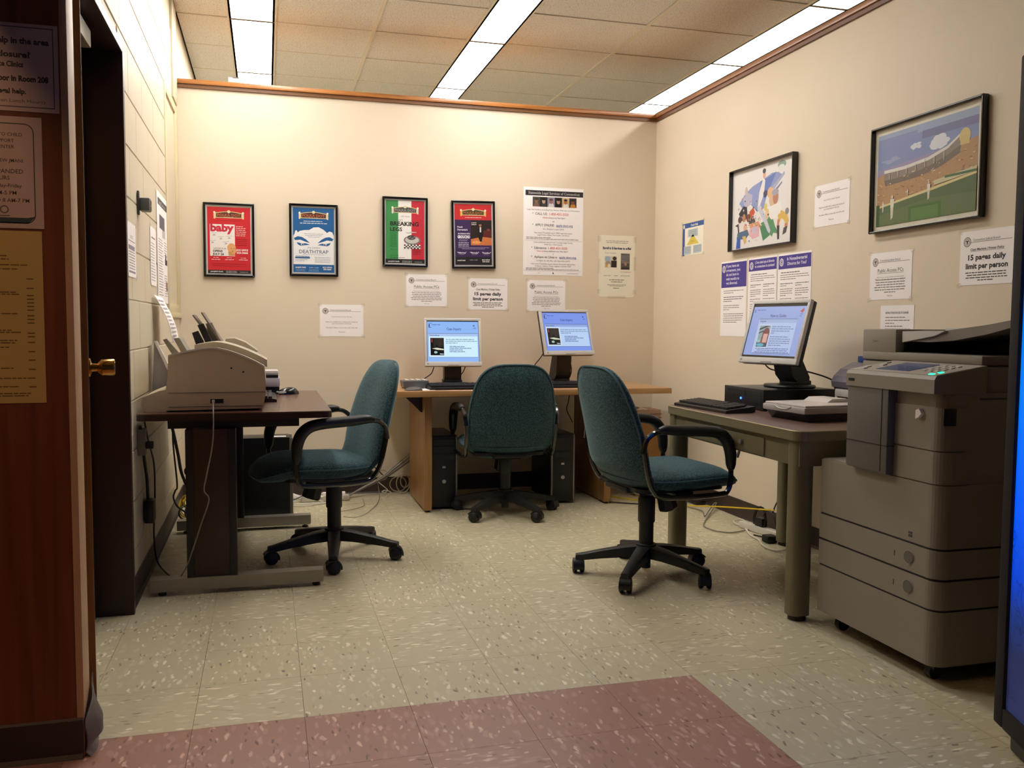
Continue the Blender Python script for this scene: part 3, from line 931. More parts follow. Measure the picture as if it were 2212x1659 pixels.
# ------------------------------------------------ taped notices
def public_pcs(wall, a, z, label):
    w, h = .277, .213
    t = sheet(wall, a, z, w, h, label); P = Print(); letterhead(P, w, h)
    P.text(0, .017, 'Public Access PCs', .0235, '3c3837', width=.170)
    P.rect(-.087, .087, .0115, .0128, '3c3837')
    P.text(0, -.008, 'Please be sure to log off when you are finished.', .008, SOFT, width=.18)
    P.text(0, -.0185, 'There is no time limit unless other patrons are waiting for', .0092, INK, width=.20, bold=.02)
    P.para(-.106, .106, -.030, 5, .0112, .0058, SOFT, fills=(.93, .88, 1, .97, .35))
    P.text(0, -.092, 'Thank you', .009, SOFT)
    P.make(t)
public_pcs('back', 1.040, 1.360, 'white Public Access PCs notice between the green poster and the left screen')
public_pcs('back', 1.885, 1.337, 'white Public Access PCs notice right under the tall legal services poster')
public_pcs('right', 3.404, 1.361, 'white Public Access PCs notice on the right wall above the copier')
def fifteen(wall, a, z, label):
    w, h = .275, .213
    t = sheet(wall, a, z, w, h, label); P = Print(); letterhead(P, w, h)
    P.text(0, .029, 'Copy Machine / Printer Policy', .0128, INK, width=.168, bold=.02, shear=.15)
    P.rect(-.085, .085, .0255, .0265, INK)
    P.text(0, -.008, '15 pages daily', .0290, '2c2a2a', width=.188, bold=.035)
    P.text(0, -.042, 'limit per person', .0290, '2c2a2a', width=.210, bold=.035)
    P.para(-.106, .106, -.060, 4, .0100, .0058, INK, fills=(1, .92, .98, .4))
    P.make(t)
fifteen('back', 1.465, 1.341, 'white 15 pages daily notice between the two desk monitors')
fifteen('right', 2.853, 1.405, 'white 15 pages daily notice under the stadium picture')
def patrons(wall, a, z, label, tilt=0):
    w, h = .282, .208
    t = sheet(wall, a, z, w, h, label, tilt=tilt); P = Print(); letterhead(P, w, h)
    P.text(0, .022, 'Court Service Center Patrons', .0100, SOFT, width=.130)
    P.text(0, -.012, 'Please be mindful of the volume and content of', .0098, INK, width=.205)
    P.text(0, -.0235, 'your conversations in this area.', .0098, INK, width=.125)
    P.text(0, -.050, "The Clerk's Office is on the other side of the wall.", .0098, INK, width=.205)
    P.text(0, -.078, 'Thank you', .0098, INK)
    P.make(t)
patrons('back', .476, 1.153, 'white court service center notice left of the desk, below the blue poster')
patrons('right', 3.852, 1.737, 'white court service center notice between the two large framed pictures')
# tips sheet low behind the copier
t = sheet('right', 3.352, 1.120, .218, .215, 'white instruction sheet half hidden behind the top of the copier', tapes=False); P = Print()
P.text(.0, .070, 'INSTRUCTIONS FOR USE OF SCANNER', .0125, '4a4645', width=.150, bold=.03)
for i, f in enumerate((.8, .95, .35, .7, .95, .3, .8, .9, .5)): P.greek(-.075, .095, .052-i*.013, .0055, SOFT, 'l', f)
P.make(t)

# tall legal services poster
w, h = .437, .604
t = sheet('back', 1.932, 1.781, w, h, 'large white legal services poster with black header and row of portraits', name='poster', cat='poster', tapes=False)
P = Print(auto=.00001); x0 = -w/2
P.rect(x0+.014, w/2-.002, h/2-.058, h/2-.022, '2b272b')
P.up().text(.004, h/2-.048, 'Statewide Legal Services of Connecticut', .0255, 'bcb6b4', width=.375, bold=.01)
px0 = x0+.066; pw = .320/6
cols_ = [('4b4a3f', '8a6151'), ('27221f', 'b79a86'), ('8d8b9c', 'a06a62'), ('241c1a', 'b98d74'), ('c9a880', 'a5683e'), ('34302c', '7a4a33')]
for i, (bgc, sk) in enumerate(cols_):
    a = px0+i*pw; yb, yt = h/2-.133, h/2-.066
    P.layer = 0; P.rect(a, a+pw, yb, yt, bgc)
    P.up().poly([(a+.006, yb), (a+.012, yb+.022), (a+pw*.5, yb+.030), (a+pw-.010, yb+.022), (a+pw-.004, yb)], ['7d5a53', '3f3b36', 'd8cfd0', '15120f', 'e6e2da', 'c07f2c'][i])
    P.ell(a+pw*.5, yb+.038, .0125, .0165, sk)
    P.up().ell(a+pw*.5, yb+.051, .0135, .0075, ['3a332c', '16120f', '57423a', '120e0c', '2b201a', '2a1c14'][i])
P.layer = 0
R_ = 'd9726d'; Bl = '4d5a96'
P.text(0, h/2-.158, 'Legal Aid Hotline providing Free Advice, Referrals and Information', .0135, '57514f', width=.385)
def L(y, parts, size, bold=.0):
    for (x, tx, c, wd) in parts: P.text(x, y, tx, size, c, 'l', width=wd, bold=bold)
P.ell(x0+.068, h/2-.178, .003, .003, INK, 8)
L(h/2-.189, [(x0+.085, 'CALL US:', '6a6463', .088), (x0+.188, '1-800-453-3320', R_, .140)], .0235, .015)
L(h/2-.212, [(x0+.140, 'Hotline', 'c8463f', .046), (x0+.190, 'hours are 9am-2pm*', '57514f', .115)], .0145, .01)
P.text(.0, h/2-.236, 'or', .0150, '57514f', bold=.02)
P.ell(x0+.068, h/2-.255, .003, .003, INK, 8)
L(h/2-.266, [(x0+.085, 'APPLY ONLINE:', '57514f', .140), (x0+.238, 'apply.slsct.org', Bl, .122)], .0235, .015)
P.rect(x0+.238, x0+.360, h/2-.2705, h/2-.269, Bl)
P.text(0, h/2-.290, 'ALL Website is open (24/7)', .0145, '57514f', width=.155)
P.text(0, h/2-.316, 'Visit www.CTLawHelp.org for FREE Legal Information,', .0138, '57514f', width=.280)
P.text(0, h/2-.331, 'Legal Forms, Videos, Fast Guides, and More!', .0138, '57514f', width=.232)
P.greek(x0+.02, x0+.20, h/2-.346, .006, SOFT); P.greek(x0+.02, w/2-.03, h/2-.356, .006, SOFT)
P.rect(x0+.01, w/2-.01, h/2-.3655, h/2-.3645, SOFT)
P.text(0, h/2-.381, 'Línea telefónica que provee Consejo Legal Gratis,', .0135, '57514f', width=.285)
P.text(0, h/2-.396, 'Referidos e Información', .0135, '57514f', width=.130)
P.ell(x0+.062, h/2-.412, .003, .003, INK, 8)
L(h/2-.423, [(x0+.080, 'Llámenos:', '57514f', .090), (x0+.182, '1-800-453-3320', R_, .140)], .0220, .015)
L(h/2-.442, [(x0+.100, 'Horario de', 'c8463f', .048), (x0+.152, 'línea telefónica son: 9am-2pm*', '57514f', .175)], .0135, .01)
P.text(0, h/2-.461, 'o', .0140, '57514f')
P.ell(x0+.062, h/2-.474, .003, .003, INK, 8)
L(h/2-.485, [(x0+.080, 'Aplique en Línea a:', '57514f', .168), (x0+.262, 'apply.slsct.org.', Bl, .128)], .0215, .015)
P.rect(x0+.262, x0+.390, h/2-.4895, h/2-.488, Bl)
P.text(0, h/2-.508, 'La Página de web ALL está disponible (24/7)', .0138, '57514f', width=.245)
P.text(0, h/2-.530, 'Visite www.CTLawHelp.org para obtener información legal gratuita,', .0130, '57514f', width=.325)
P.text(0, h/2-.545, 'Folletos, Videos, Guías Legales y mucho más!', .0130, '57514f', width=.262)
P.greek(x0+.02, x0+.22, h/2-.558, .006, SOFT); P.greek(x0+.02, w/2-.03, h/2-.567, .006, SOFT)
P.rect(x0+.01, w/2-.01, h/2-.5745, h/2-.5735, SOFT)
P.text(x0+.115, h/2-.592, 'LSC', .010, '9a938f'); P.text(0.0, h/2-.594, 'a', .020, '2c2a2a', bold=.05); P.text(w/2-.075, h/2-.592, 'a unitedwaypartner', .010, INK, width=.085)
P.make(t)

# e-services sheet
w, h = .272, .435
t = thing('poster', 'cream e-filing poster with two small pictures, nearest the partition corner', 'poster', wall_loc('back', 2.409, 1.553), ROT['back'])
obj('paper', MB().prism(rrect(-w/2, w/2, -h/2, h/2, .016), 'z', -.0004, 0), M_PAPERC, t)
for (x, y, dx, dy) in ((-w/2, .19, .012, .02), (w/2, .19, .012, .02), (-w/2, -.18, .010, .016), (w/2, -.18, .012, .016), (-w/2, 0, .008, .05), (w/2, .02, .008, .05), (0, -h/2, .07, .008)):
    obj('tape', MB().box(x-dx, x+dx, y-dy, y+dy, .0014, .0016), M_TAPE, t)
P = Print(auto=.00001)
P.greek(-.09, .09, .176, .006, '8a857c', 'c', .95); P.greek(-.09, .09, .164, .006, '8a857c', 'c', .9)
P.text(0, .120, 'Enroll in E-Services to e-file!', .0225, '2b2f5c', width=.215, bold=.05)
P.text(-.088, .090, 'From Computer', .0125, '6b5a55', 'l', width=.082)
P.rect(-.092, .000, -.010, .070, 'cfc4b0')
P.up().ell(-.070, .050, .022, .020, '9fb6c4'); P.ell(-.018, .055, .015, .014, '3a2a20'); P.rect(-.044, -.002, -.008, .040, '2a2621'); P.ell(-.066, .018, .020, .020, 'a8977e')
P.up().ell(-.078, .002, .010, .010, 'c9a44e'); P.ell(-.060, .004, .009, .013, 'e7ddce'); P.layer = 0
P.rect(.030, .098, -.022, .092, '57504b')
P.up()
for i in range(5): P.poly([(.032, .080-i*.009), (.096, .086-i*.009), (.096, .083-i*.009), (.032, .077-i*.009)], '9aa0a2')
P.rect(.036, .094, .022, .040, '83736a'); P.ell(.066, .018, .010, .013, 'a97f66'); P.rect(.034, .094, -.020, -.006, '3a302b'); P.layer = 0
P.text(.066, -.042, 'to Courthouse', .0125, 'b0554c', width=.075)
P.greek(-.10, -.04, -.068, .005, '8a857c'); P.greek(-.02, .01, -.068, .005, '8a857c'); P.greek(.03, .10, -.068, .005, '8a857c')
P.greek(-.06, .06, -.098, .006, INK, 'c', .95); P.greek(-.05, .05, -.112, .006, INK, 'c', .85)
P.greek(-.08, .08, -.132, .005, SOFT, 'c', .9); P.greek(-.06, .06, -.141, .005, SOFT, 'c', .9); P.greek(-.03, .03, -.156, .006, INK, 'c', .9)
P.make(t)

# triangle sheet on the right wall
w, h = .300, .212
t = sheet('right', 5.335, 1.705, w, h, 'small blue edged sheet with yellow triangle, alone on right wall near the corner', M_PAPERC, curl=.004)
P = Print()
P.rect(-w/2, w/2, h/2-.032, h/2, '3c5a96'); P.rect(-w/2, -w/2+.036, -h/2, h/2-.032, '3c5a96')
P.up().ell(-w/2+.022, h/2-.020, .014, .014, 'dcd6c8'); P.text(.02, h/2-.024, 'Court Help', .020, 'e8e4dc', width=.10, bold=.03)
P.rect(-.07, .07, .012, .062, 'b9c3c6'); P.rect(-.125, -.02, -.100, -.045, 'b4c0c4'); P.rect(.01, .125, -.098, -.045, 'b4c0c4')
P.poly([(-.085, -.038), (.085, -.038), (0, .030)], 'd6c256')
P.up()
for i in range(4): P.greek(-.06, .06, .052-i*.010, .004, SOFT, 'c', .9)
for i in range(4): P.greek(-.12, -.03, -.056-i*.010, .004, SOFT); P.greek(.015, .12, -.056-i*.010, .004, SOFT)
P.greek(-.03, .03, -.018, .004, '6a6238', 'c', .9)
P.make(t)

# divorce notices
VI = '4a3f8f'
def divorce(a, w, label, lines, band, colsn, z=None, h=.452):
    zc = 1.523-h/2
    t = sheet('right', a, zc, w, h, label, tapes=False)
    P = Print()
    P.rect(-w/2+.004, w/2-.004, h/2-.010-band, h/2-.010, VI)
    P.up(); P.ell(-w/2+.034, h/2-.045, .020, .022, 'ddd6dc'); P.up(); P.ring(-w/2+.034, h/2-.045, .014, .003, '6c6490'); P.poly([(-w/2+.027, h/2-.04), (-w/2+.041, h/2-.04), (-w/2+.034, h/2-.056)], VI); P.layer -= 1
    n = len(lines)
    lh = (band-.020)/n
    for i, (s_, wd) in enumerate(lines):
        P.text(w/2-.020-.5*(w-.085) if n < 4 else -w/2+.062, h/2-.016-lh*(i+.82), s_, lh*.92, 'd8d2e6', 'c' if n < 4 else 'l', width=wd, bold=.03)
    P.layer = 0
    y = h/2-.010-band-.022
    if colsn == 1:
        for blk, c, fl in ((2, SOFT, (1, .5)), (3, INK, (1, .95, .45)), (3, SOFT, (.8, .8, .3)), (5, SOFT, (1, 1, .97, .95, .7))):
            for i in range(blk):
                P.greek(-w/2+.035, w/2-.035, y, .0060, c, 'l', fl[i]); y -= .0125
            y -= .013
    else:
        P.greek(-w/2+.03, w/2-.08, y, .0062, INK, 'l', .9); y -= .0125
        for f in (.97, 1, .55): P.greek(-w/2+.025, w/2-.02, y, .0055, SOFT, 'l', f); y -= .0115
        y -= .012
        for cx0, cx1 in ((-w/2+.025, -.012), (.012, w/2-.020)):
            yy = y
            for blk in (2, 4, 2, 3, 3, 4, 3):
                for i in range(blk):
                    P.greek(cx0, cx1, yy, .0055, INK if (blk == 2 and yy == y) else SOFT, 'l', 1 if i < blk-1 else .5); yy -= .0115
                yy -= .006
    P.make(t)
divorce(4.793, .303, 'white notice with deep violet header about having an agreement, leftmost of three',
        [('If you have an', .150), ('agreement, you', .165), ('do not have to', .150), ('wait months to', .155), ('get divorced.', .135)], .148, 1)
divorce(4.475, .300, 'white Spanish notice with violet header, middle of three above the right monitor',
        [('¿Cree usted que el divorcio', .200), ('no contencioso le conviene?', .205)], .066, 2)
divorce(4.160, .310, 'white nonadversarial divorce notice with violet header, rightmost of three',
        [('Is Nonadversarial', .185), ('Divorce for You?', .175)], .072, 2)

# left block wall papers
t = sheet('left', 3.897, 1.421, .228, .217, 'white typed sheet on the block wall closest to the dark door frame'); P = Print()
P.text(0, .045, 'NOTICE', .02, SOFT); P.rect(-.09, .09, .034, .037, SOFT); P.rect(-.09, .08, .000, .018, '8d8a94')
for i in range(7): P.greek(-.09, .09, -.010-i*.011, .006, SOFT, 'c', .9)
P.rect(-.09, .09, -.092, -.084, '8d8a94')
P.make(t)
t = sheet('left', 4.608, 1.447, .215, .278, 'white lined sheet on block wall, immediately beside the tall poster'); P = Print()
P.rect(-.06, .08, .085, .092, SOFT)
for i in range(14): P.greek(-.09, .09, .060-i*.0135, .006, '8f8a88', 'l', random.uniform(.7, 1))
P.make(t)
t = sheet('left', 5.03, 1.515, .50, .56, 'tall white poster with black header and photo on the block wall', name='poster', cat='poster', tapes=False); P = Print()
P.rect(-.20, .22, .215, .25, '3a363c'); P.up().text(0, .222, 'Legal Services', .03, 'c9c3c3', width=.30)
P.layer = 0
P.rect(-.14, .10, .10, .17, '5f5b6a'); P.rect(-.02, .12, .06, .10, 'c9c4c4')
for i in range(22):
    y = .04-i*.0135
    P.greek(-.20, .02, y, .006, SOFT, 'l', random.uniform(.6, 1))
    if i < 6 or i > 12: P.greek(.06, .22, y, .006, SOFT, 'l', random.uniform(.6, 1))
P.rect(.09, .20, -.075, -.045, '2e2b2e'); P.ell(.13, -.035, .03, .02, '4b484c'); P.rect(.12, .20, -.20, -.165, 'a5676c'); P.poly([(.12, -.20), (.20, -.20), (.17, -.225)], '34363e')
P.make(t)
# curling handout leaning from the wall rack
cp = MB()
n1 = 12
vs = []
for i in range(n1+1):
    t_ = i/n1
    vs += [(XL+.012+.075*t_+.015*math.sin(PI*t_), 4.53+.05*t_, 1.262-.225*t_), (XL+.016+.075*t_+.015*math.sin(PI*t_), 4.83+.04*t_, 1.255-.235*t_)]
fs = [(2*i, 2*i+1, 2*i+3, 2*i+2) for i in range(n1)]
cp.add(vs, fs, 0, True); cp.add([Vector(v)-Vector((.0012, 0, .0005)) for v in vs], [f[::-1] for f in fs], 0, True)
hand = thing('handout', 'white handout curling off the block wall above the beige printer', 'paper', (0, 0, 0))
obj('paper', cp, M_PAPER, hand)
hp = MB()
for i in range(1, 11):
    t_ = i/12.0; t2 = t_+.035
    f = lambda q, y: (XL+.0145+.075*q+.015*math.sin(PI*q), y+.05*q, 1.2605-.228*q)
    y_a, y_b = 4.56, 4.56+random.uniform(.12, .24)
    hp.add([f(t_, y_a), f(t_, y_b), f(t2, y_b), f(t2, y_a)], [(0, 1, 2, 3)], 0)
obj('print', hp, ink('a8a2a4'), hand)
# clear brochure holder standing on the table
bh_ = thing('brochure_holder', 'clear acrylic holder with a glossy leaflet leaning by the block wall and printer', 'holder', (0, 0, .757))
obj('leaflet', MB().prism([(-.512, .060), (-.500, .285), (-.494, .288), (-.430, .12), (-.420, .060)], 'y', 4.375, 4.377), noisy(mat('glossy_leaflet', '9b98a0', .2), 12, .5), bh_)
bk = MB()
bk.prism([(-.500, .288), (-.488, .288), (-.418, .13), (-.414, .09), (-.426, .11)], 'y', 4.366, 4.386)
obj('white_edge', bk, mat('white_acrylic_edge', 'ece6ea', .25), bh_)
obj('back_plate', MB().box(-.517, -.509, 4.365, 4.50, .0, .27, .002), mat('clear_acrylic', 'b5ab98', .12, alpha=.55), bh_)
# little dark bracket on the block wall
bk = thing('wall_bracket', 'small dark grey door holder bracket screwed to block wall above the sheets', 'bracket', (XL, 4.14, 1.632))
obj('plate', MB().box(.002, .010, -.060, -.030, -.045, .055, .003), mat('gunmetal', '4a4d4b', .4, metal=.4), bk)
hb_ = obj('housing', MB().box(.008, .050, -.045, .030, -.026, .028, .006), mat('grey_housing', '5d605c', .45), bk)
obj('slot', MB().box(.0495, .0515, -.010, .010, -.020, -.006).box(.0495, .0515, -.010, .010, .002, .018), M_BLACK, hb_)

# camera side notices on the wood panel
def panel_sheet(x1, w, z0, z1, label, material):
    return sheet('front', x1-w/2, (z0+z1)/2, w, z1-z0, label, material, tapes=False)
w, h = .29, .211
t = panel_sheet(-.4875, w, 1.641, 1.852, 'pinkish help notice with thin border, top sheet on the wood panel', M_PAPERD); P = Print()
P.frame(-w/2+.010, w/2-.010, -h/2+.010, h/2-.008, .0022, '4f484c')
for y, s_, sz, wd in ((.057, 'Do you need Help in the area', .020, .235), (.024, 'of Foreclosure?', .020, .142), (.001, 'Foreclosure Advice Clinics', .018, .150)):
    P.text({.057: w/2-.020, .024: w/2-.062, .001: w/2-.078}[y], y, s_, sz, '4a3f42', 'r', width=wd, bold=.04)
P.text(w/2-.023, -.033, 'Open on the 2nd Floor in Room 208', .019, '3c3638', 'r', width=.235, bold=.05)
P.text(w/2-.073, -.063, 'We can give you legal help.', .017, '3c3638', 'r', width=.18, bold=.04)
P.text(w/2-.032, -.084, '(3 times Free, Open Lunch Hours)', .0115, '5b5053', 'r', width=.20)
P.make(t)
w, h = .23, .271
t = panel_sheet(-.5285, w, 1.357, 1.628, 'pinkish opening hours notice with rounded border, below the help notice', M_PAPERD); P = Print()
z_ = P.z()
def rframe(P, x0, x1, y0, y1, r, wd, c):
    a = rrect(x0, x1, y0, y1, r, 6); b = rrect(x0+wd, x1-wd, y0+wd, y1-wd, r-wd, 6); n = len(a)
    P.mb.add([(x, y, P.z()) for x, y in a+b], [(i, (i+1) % n, n+(i+1) % n, n+i) for i in range(n)], P.mi(c))
rframe(P, -w/2+.02, w/2-.018, -h/2+.012, h/2-.016, .022, .0025, '4d5050')
P.poly([(-w/2+.03, -h/2+.012), (w/2-.036, -h/2+.012), (w/2-.018, -h/2+.030), (w/2-.036, -h/2+.026), (-w/2+.03, -h/2+.026)], '3c4a4c')
for y, tx, x, sz in ((.088, 'FREE TO CHILD', -.052, .0115), (.073, 'SUPPORT', -.070, .0115), (.058, 'CENTER', -.070, .0115), (.025, 'AT NEW JMANI', -.052, .0115), (-.002, 'EXPANDED', -.052, .0145), (-.018, 'HOURS', -.082, .0135), (-.036, 'Monday-Friday', -.056, .0125), (-.054, '8 AM-5 PM', -.068, .0135), (-.072, 'Saturday 8 AM-7 PM', -.040, .0130)):
    P.text(w/2+x+.008, y, tx, sz, '574a4c', 'r', bold=.01)
P.ring(w/2-.088, -.090, .010, .003, '6f6266'); P.rect(w/2-.100, w/2-.076, -.1065, -.104, '6f6266')
P.make(t)
w, h = .28, .425
t = panel_sheet(-.5345, w, .925, 1.351, 'yellow fee list sheet, lowest on the wood panel', M_PAPERY); P = Print()
YB_ = '6e5630'
for y, a, b in ((.150, .05, .075), (.142, .05, .075), (.128, .10, .035), (.118, .10, .050), (.061, .06, .062), (.056, .06, .055), (.008, .06, .060), (-.033, .05, .072), (-.038, .06, .048), (-.058, .06, .062), (-.064, .06, .062), (-.075, .07, .080), (-.127, .05, .072), (-.152, .12, .020), (-.173, .07, .062)):
    P.greek(-.13, w/2-b, y, .0042, YB_, 'l', 1)
for y in (.094, .071, .053, .044, .035, .026, .017, .003, -.006, -.015, -.040, -.049, -.063, -.086, -.107, -.130, -.174): P.rect(w/2-.038, w/2-.022, y, y+.0028, YB_)
P.greek(-.03, w/2-.034, -.190, .0045, YB_); P.greek(-.03, w/2-.040, -.196, .0045, YB_)
P.make(t)

# ================================================================== framed theatre posters
def framed(wall, a, z, w, h, label, depth=.020, fw_=.014, lip=.006, name='framed_poster', fm=None, tilt=0, mat_w=0, cat='framed poster'):
    r = Euler(ROT[wall]).to_matrix().to_4x4() @ Matrix.Rotation(tilt, 4, 'Z')
    t = thing(name, label, cat, wall_loc(wall, a, z, .002), r.to_euler())
    f = MB()
    W_, H_ = w/2, h/2
    for sec in ('t', 'b', 'l', 'r'):
        if sec in 'tb':
            s = 1 if sec == 't' else -1
            P_ = [(-W_, s*H_), (W_, s*H_), (W_-fw_, s*(H_-fw_)), (-W_+fw_, s*(H_-fw_))]
        else:
            s = 1 if sec == 'r' else -1
            P_ = [(s*W_, -H_), (s*W_, H_), (s*(W_-fw_), H_-fw_), (s*(W_-fw_), -H_+fw_)]
        f.prism(P_, 'z', 0, depth)
    fo = obj('frame', f, fm or M_BLACKG, t)
    bv = fo.modifiers.new('bevel', 'BEVEL'); bv.width = min(.003, fw_*.3); bv.segments = 2; bv.limit_method = 'ANGLE'
    if lip:
        l_ = MB(); a_, b_ = W_-fw_, H_-fw_
        for s in (1, -1):
            l_.prism([(-a_, s*b_), (a_, s*b_), (a_-lip, s*(b_-lip)), (-a_+lip, s*(b_-lip))], 'z', .006, depth-.006)
            l_.prism([(s*a_, -b_), (s*a_, b_), (s*(a_-lip), b_-lip), (s*(a_-lip), -b_+lip)], 'z', .006, depth-.006)
        obj('silver_lip', l_, M_LIPS, t)
    bk = obj('poster_sheet', MB().box(-W_+fw_*.7, W_-fw_*.7, -H_+fw_*.7, H_-fw_*.7, .004, .008), mat('poster_paper', 'e8e4de', .3, coat=.3), t)
    return t, bk
def playhouse(P, y, w, board, post, txt):
    """the arched playhouse sign with two lamp posts and a cameo"""
    n = 14
    top = [(-w+2*w*k/n, y+.018-.010*abs(-1+2*k/n)**1.6*1.0+.004) for k in range(n+1)]
    P.poly([(-w, y-.020)]+[(x, yy) for x, yy in top]+[(w, y-.020)], 'd9c48c')
    P.up(); P.poly([(-w+.004, y-.016)]+[(x*.95, yy-.004) for x, yy in top]+[(w-.004, y-.016)], board)
    P.up(); P.text(0, y-.010, 'POLKA DOT', .022, txt, width=w*1.75, bold=.03)
    P.text(0, y-.018, 'PLAYHOUSE', .0055, 'e8dcc0', width=w*.7)
    P.ell(0, y+.020, .010, .0095, 'd9cfa8')
    for s in (-1, 1):
        P.rect(s*(w+.006)-.005, s*(w+.006)+.005, y-.025, y+.010, post); P.ell(s*(w+.006), y+.014, .0065, .0065, 'f2ead0')
    P.layer -= 2
pw2, ph2 = .138-.004, .213-.004
def footer(P, c, y0=-.213, y1=-.188, box=True):
    P.rect(-.130, .130, y0, y1, c); P.up()
    P.text(-.075, y0+.009, 'people\'s bank', .011, 'e8e4e0', width=.075, bold=.03)
    P.greek(-.02, .045, y0+.014, .004, 'cfcac6'); P.greek(-.02, .045, y0+.006, .004, 'cfcac6')
    P.text(.088, y0+.008, 'community chest', .009, 'cfcac6', width=.05); P.layer -= 1
MZ = Matrix.Translation((0, 0, .0085))
t, bk = framed('back', -.2225, 1.654, .308, .463, 'black framed red Baby poster, leftmost on the back wall')
P = Print(auto=.00002)
P.rect(-.130, .130, -.188, .206, 'c8242c'); footer(P, '2a2526', -.210)
P.up(); playhouse(P, .158, .080, '5b3427', 'e3d2a4', 'b3603e')
P.greek(-.085, .085, .121, .004, '9a1c22', 'c', .9)
P.rect(-.115, .035, -.100, .098, 'e9e2dc'); P.up()
P.text(-.041, .055, 'baby', .066, 'c22a3f', width=.142, bold=.05)
for (x, y, r_) in ((-.09, .028, .15), (.0, .010, .2), (-.05, .005, 0), (-.02, -.025, .0), (-.10, -.02, .1)):
    P.poly([(x-.008, y-.003), (x+.009, y), (x+.006, y+.008), (x-.004, y+.009)], 'b9b2ae'); P.poly([(x-.018, y+.012), (x+.02, y+.016), (x+.02, y+.0175), (x-.018, y+.0135)], '8f8986')
P.text(-.095, -.058, 'LIMITED RUN', .0135, '55504e', 'l', width=.075)
P.text(-.098, -.076, 'OPENS', .0185, '2c2a2a', 'l', width=.058, bold=.04)
P.text(-.100, -.095, 'JULY 26', .0185, '2c2a2a', 'l', width=.068, bold=.04)
P.ell(.014, -.048, .026, .029, 'dba26a'); P.poly([(-.004, -.098), (-.006, -.07), (.020, -.072), (.035, -.085), (.035, -.098)], 'c88f55'); P.ell(.026, -.066, .017, .018, 'd79c62')
P.up(); P.ell(.012, -.052, .004, .002, '8d5f3a'); P.ell(.030, -.050, .003, .002, '8d5f3a'); P.ell(.020, -.070, .005, .0025, 'b0603f'); P.layer -= 2
for i in range(6): P.greek(.042, .112, .085-i*.0115, .006, 'f0c9c4', 'l', (.6, .9, .8, 1, .85, .8)[i])
for i in range(4): P.greek(.045, .118, .005-i*.012, .005, '8d1a20', 'l', .9)
P.text(.044, -.066, 'BOX OFFICE', .0150, 'f4e6e0', 'l', width=.070, bold=.04); P.text(.044, -.083, '333-3666', .0165, 'f4e6e0', 'l', width=.070, bold=.04)
for x in (-.080, .0, .085):
    P.greek(x-.018, x+.018, -.112, .005, 'f0c9c4', 'c', .9); P.greek(x-.028, x+.028, -.124, .0055, 'f4d9d4', 'c', .95)
for i in range(2): P.greek(-.11, .11, -.150-i*.012, .004, '8d1a20', 'c', .9)
P.make(bk, Mx=MZ)

t, bk = framed('back', .300, 1.669, .308, .463, 'black framed blue poster of a masked pair of eyes, second from the left')
P = Print(auto=.00002); BLU = '1d5a92'
P.rect(-.130, .130, -.207, .207, BLU)
P.up(); playhouse(P, .160, .082, '4a2c24', 'e3d2a4', 'b3603e')
P.greek(-.07, .07, .120, .006, 'd3dce6', 'c', .9); P.greek(-.085, .085, .107, .0065, 'e3e8ee', 'c', 1)
face = [(-.128, -.155), (.128, -.155), (.128, .032), (.118, .055), (.100, .060), (.085, .050), (.062, .070), (.030, .086), (.000, .083), (-.028, .066), (-.060, .064), (-.088, .058), (-.100, .048), (-.108, .062), (-.116, .058), (-.120, .040), (-.128, .026)]
P.poly(face, 'e8e7e6'); P.up()
for s in (-1, 1):
    P.poly([(s*.125, .012), (s*.100, .024), (s*.075, .020), (s*.050, .006), (s*.024, -.018), (s*.052, -.010), (s*.085, .002), (s*.118, -.002)], BLU)
    P.poly([(s*.108, -.014), (s*.080, -.020), (s*.050, -.020), (s*.024, -.030), (s*.050, -.032), (s*.085, -.036), (s*.100, -.028)], BLU)
    P.up(); P.ell(s*.072, -.026, .010, .006, 'd5d8de'); P.up(); P.ell(s*.070, -.027, .005, .005, '24405f'); P.layer -= 2
for i in range(3): P.greek(-.06, .06, .040-i*.010, .004, '6f7f92', 'c', (1, .9, .6)[i])
P.text(0, -.052, "Ira Levin's", .0150, '56657c', shear=.2, width=.075)
P.text(0, -.084, 'DEATHTRAP', .0320, '5d6f8a', width=.185, bold=.01)
P.greek(-.07, .07, -.092, .003, '8c97a6', 'c', 1)
P.rect(-.118, -.025, -.117, -.107, BLU); P.greek(-.115, -.03, -.104, .005, '56657c'); P.greek(-.115, -.04, -.126, .004, '8c97a6'); P.greek(-.115, -.06, -.134, .004, '8c97a6')
for i in range(4): P.greek(0, .11, -.110-i*.010, .004, '9aa3b0', 'c', .9)
P.text(-.083, -.178, "people's bank", .012, 'e8e4e0', width=.065, bold=.04); P.text(.0, -.178, 'public media', .010, 'cdd8e6', width=.06)
P.text(.085, -.176, 'BOX OFFICE', .011, 'e8e4e0', width=.058, bold=.04); P.text(.085, -.189, '333-3666', .012, 'e8e4e0', width=.050, bold=.04)
for x in (-.083, 0): P.para(x-.035, x+.035, -.188, 3, .006, .003, '8fb0d0')
P.make(bk, Mx=MZ)

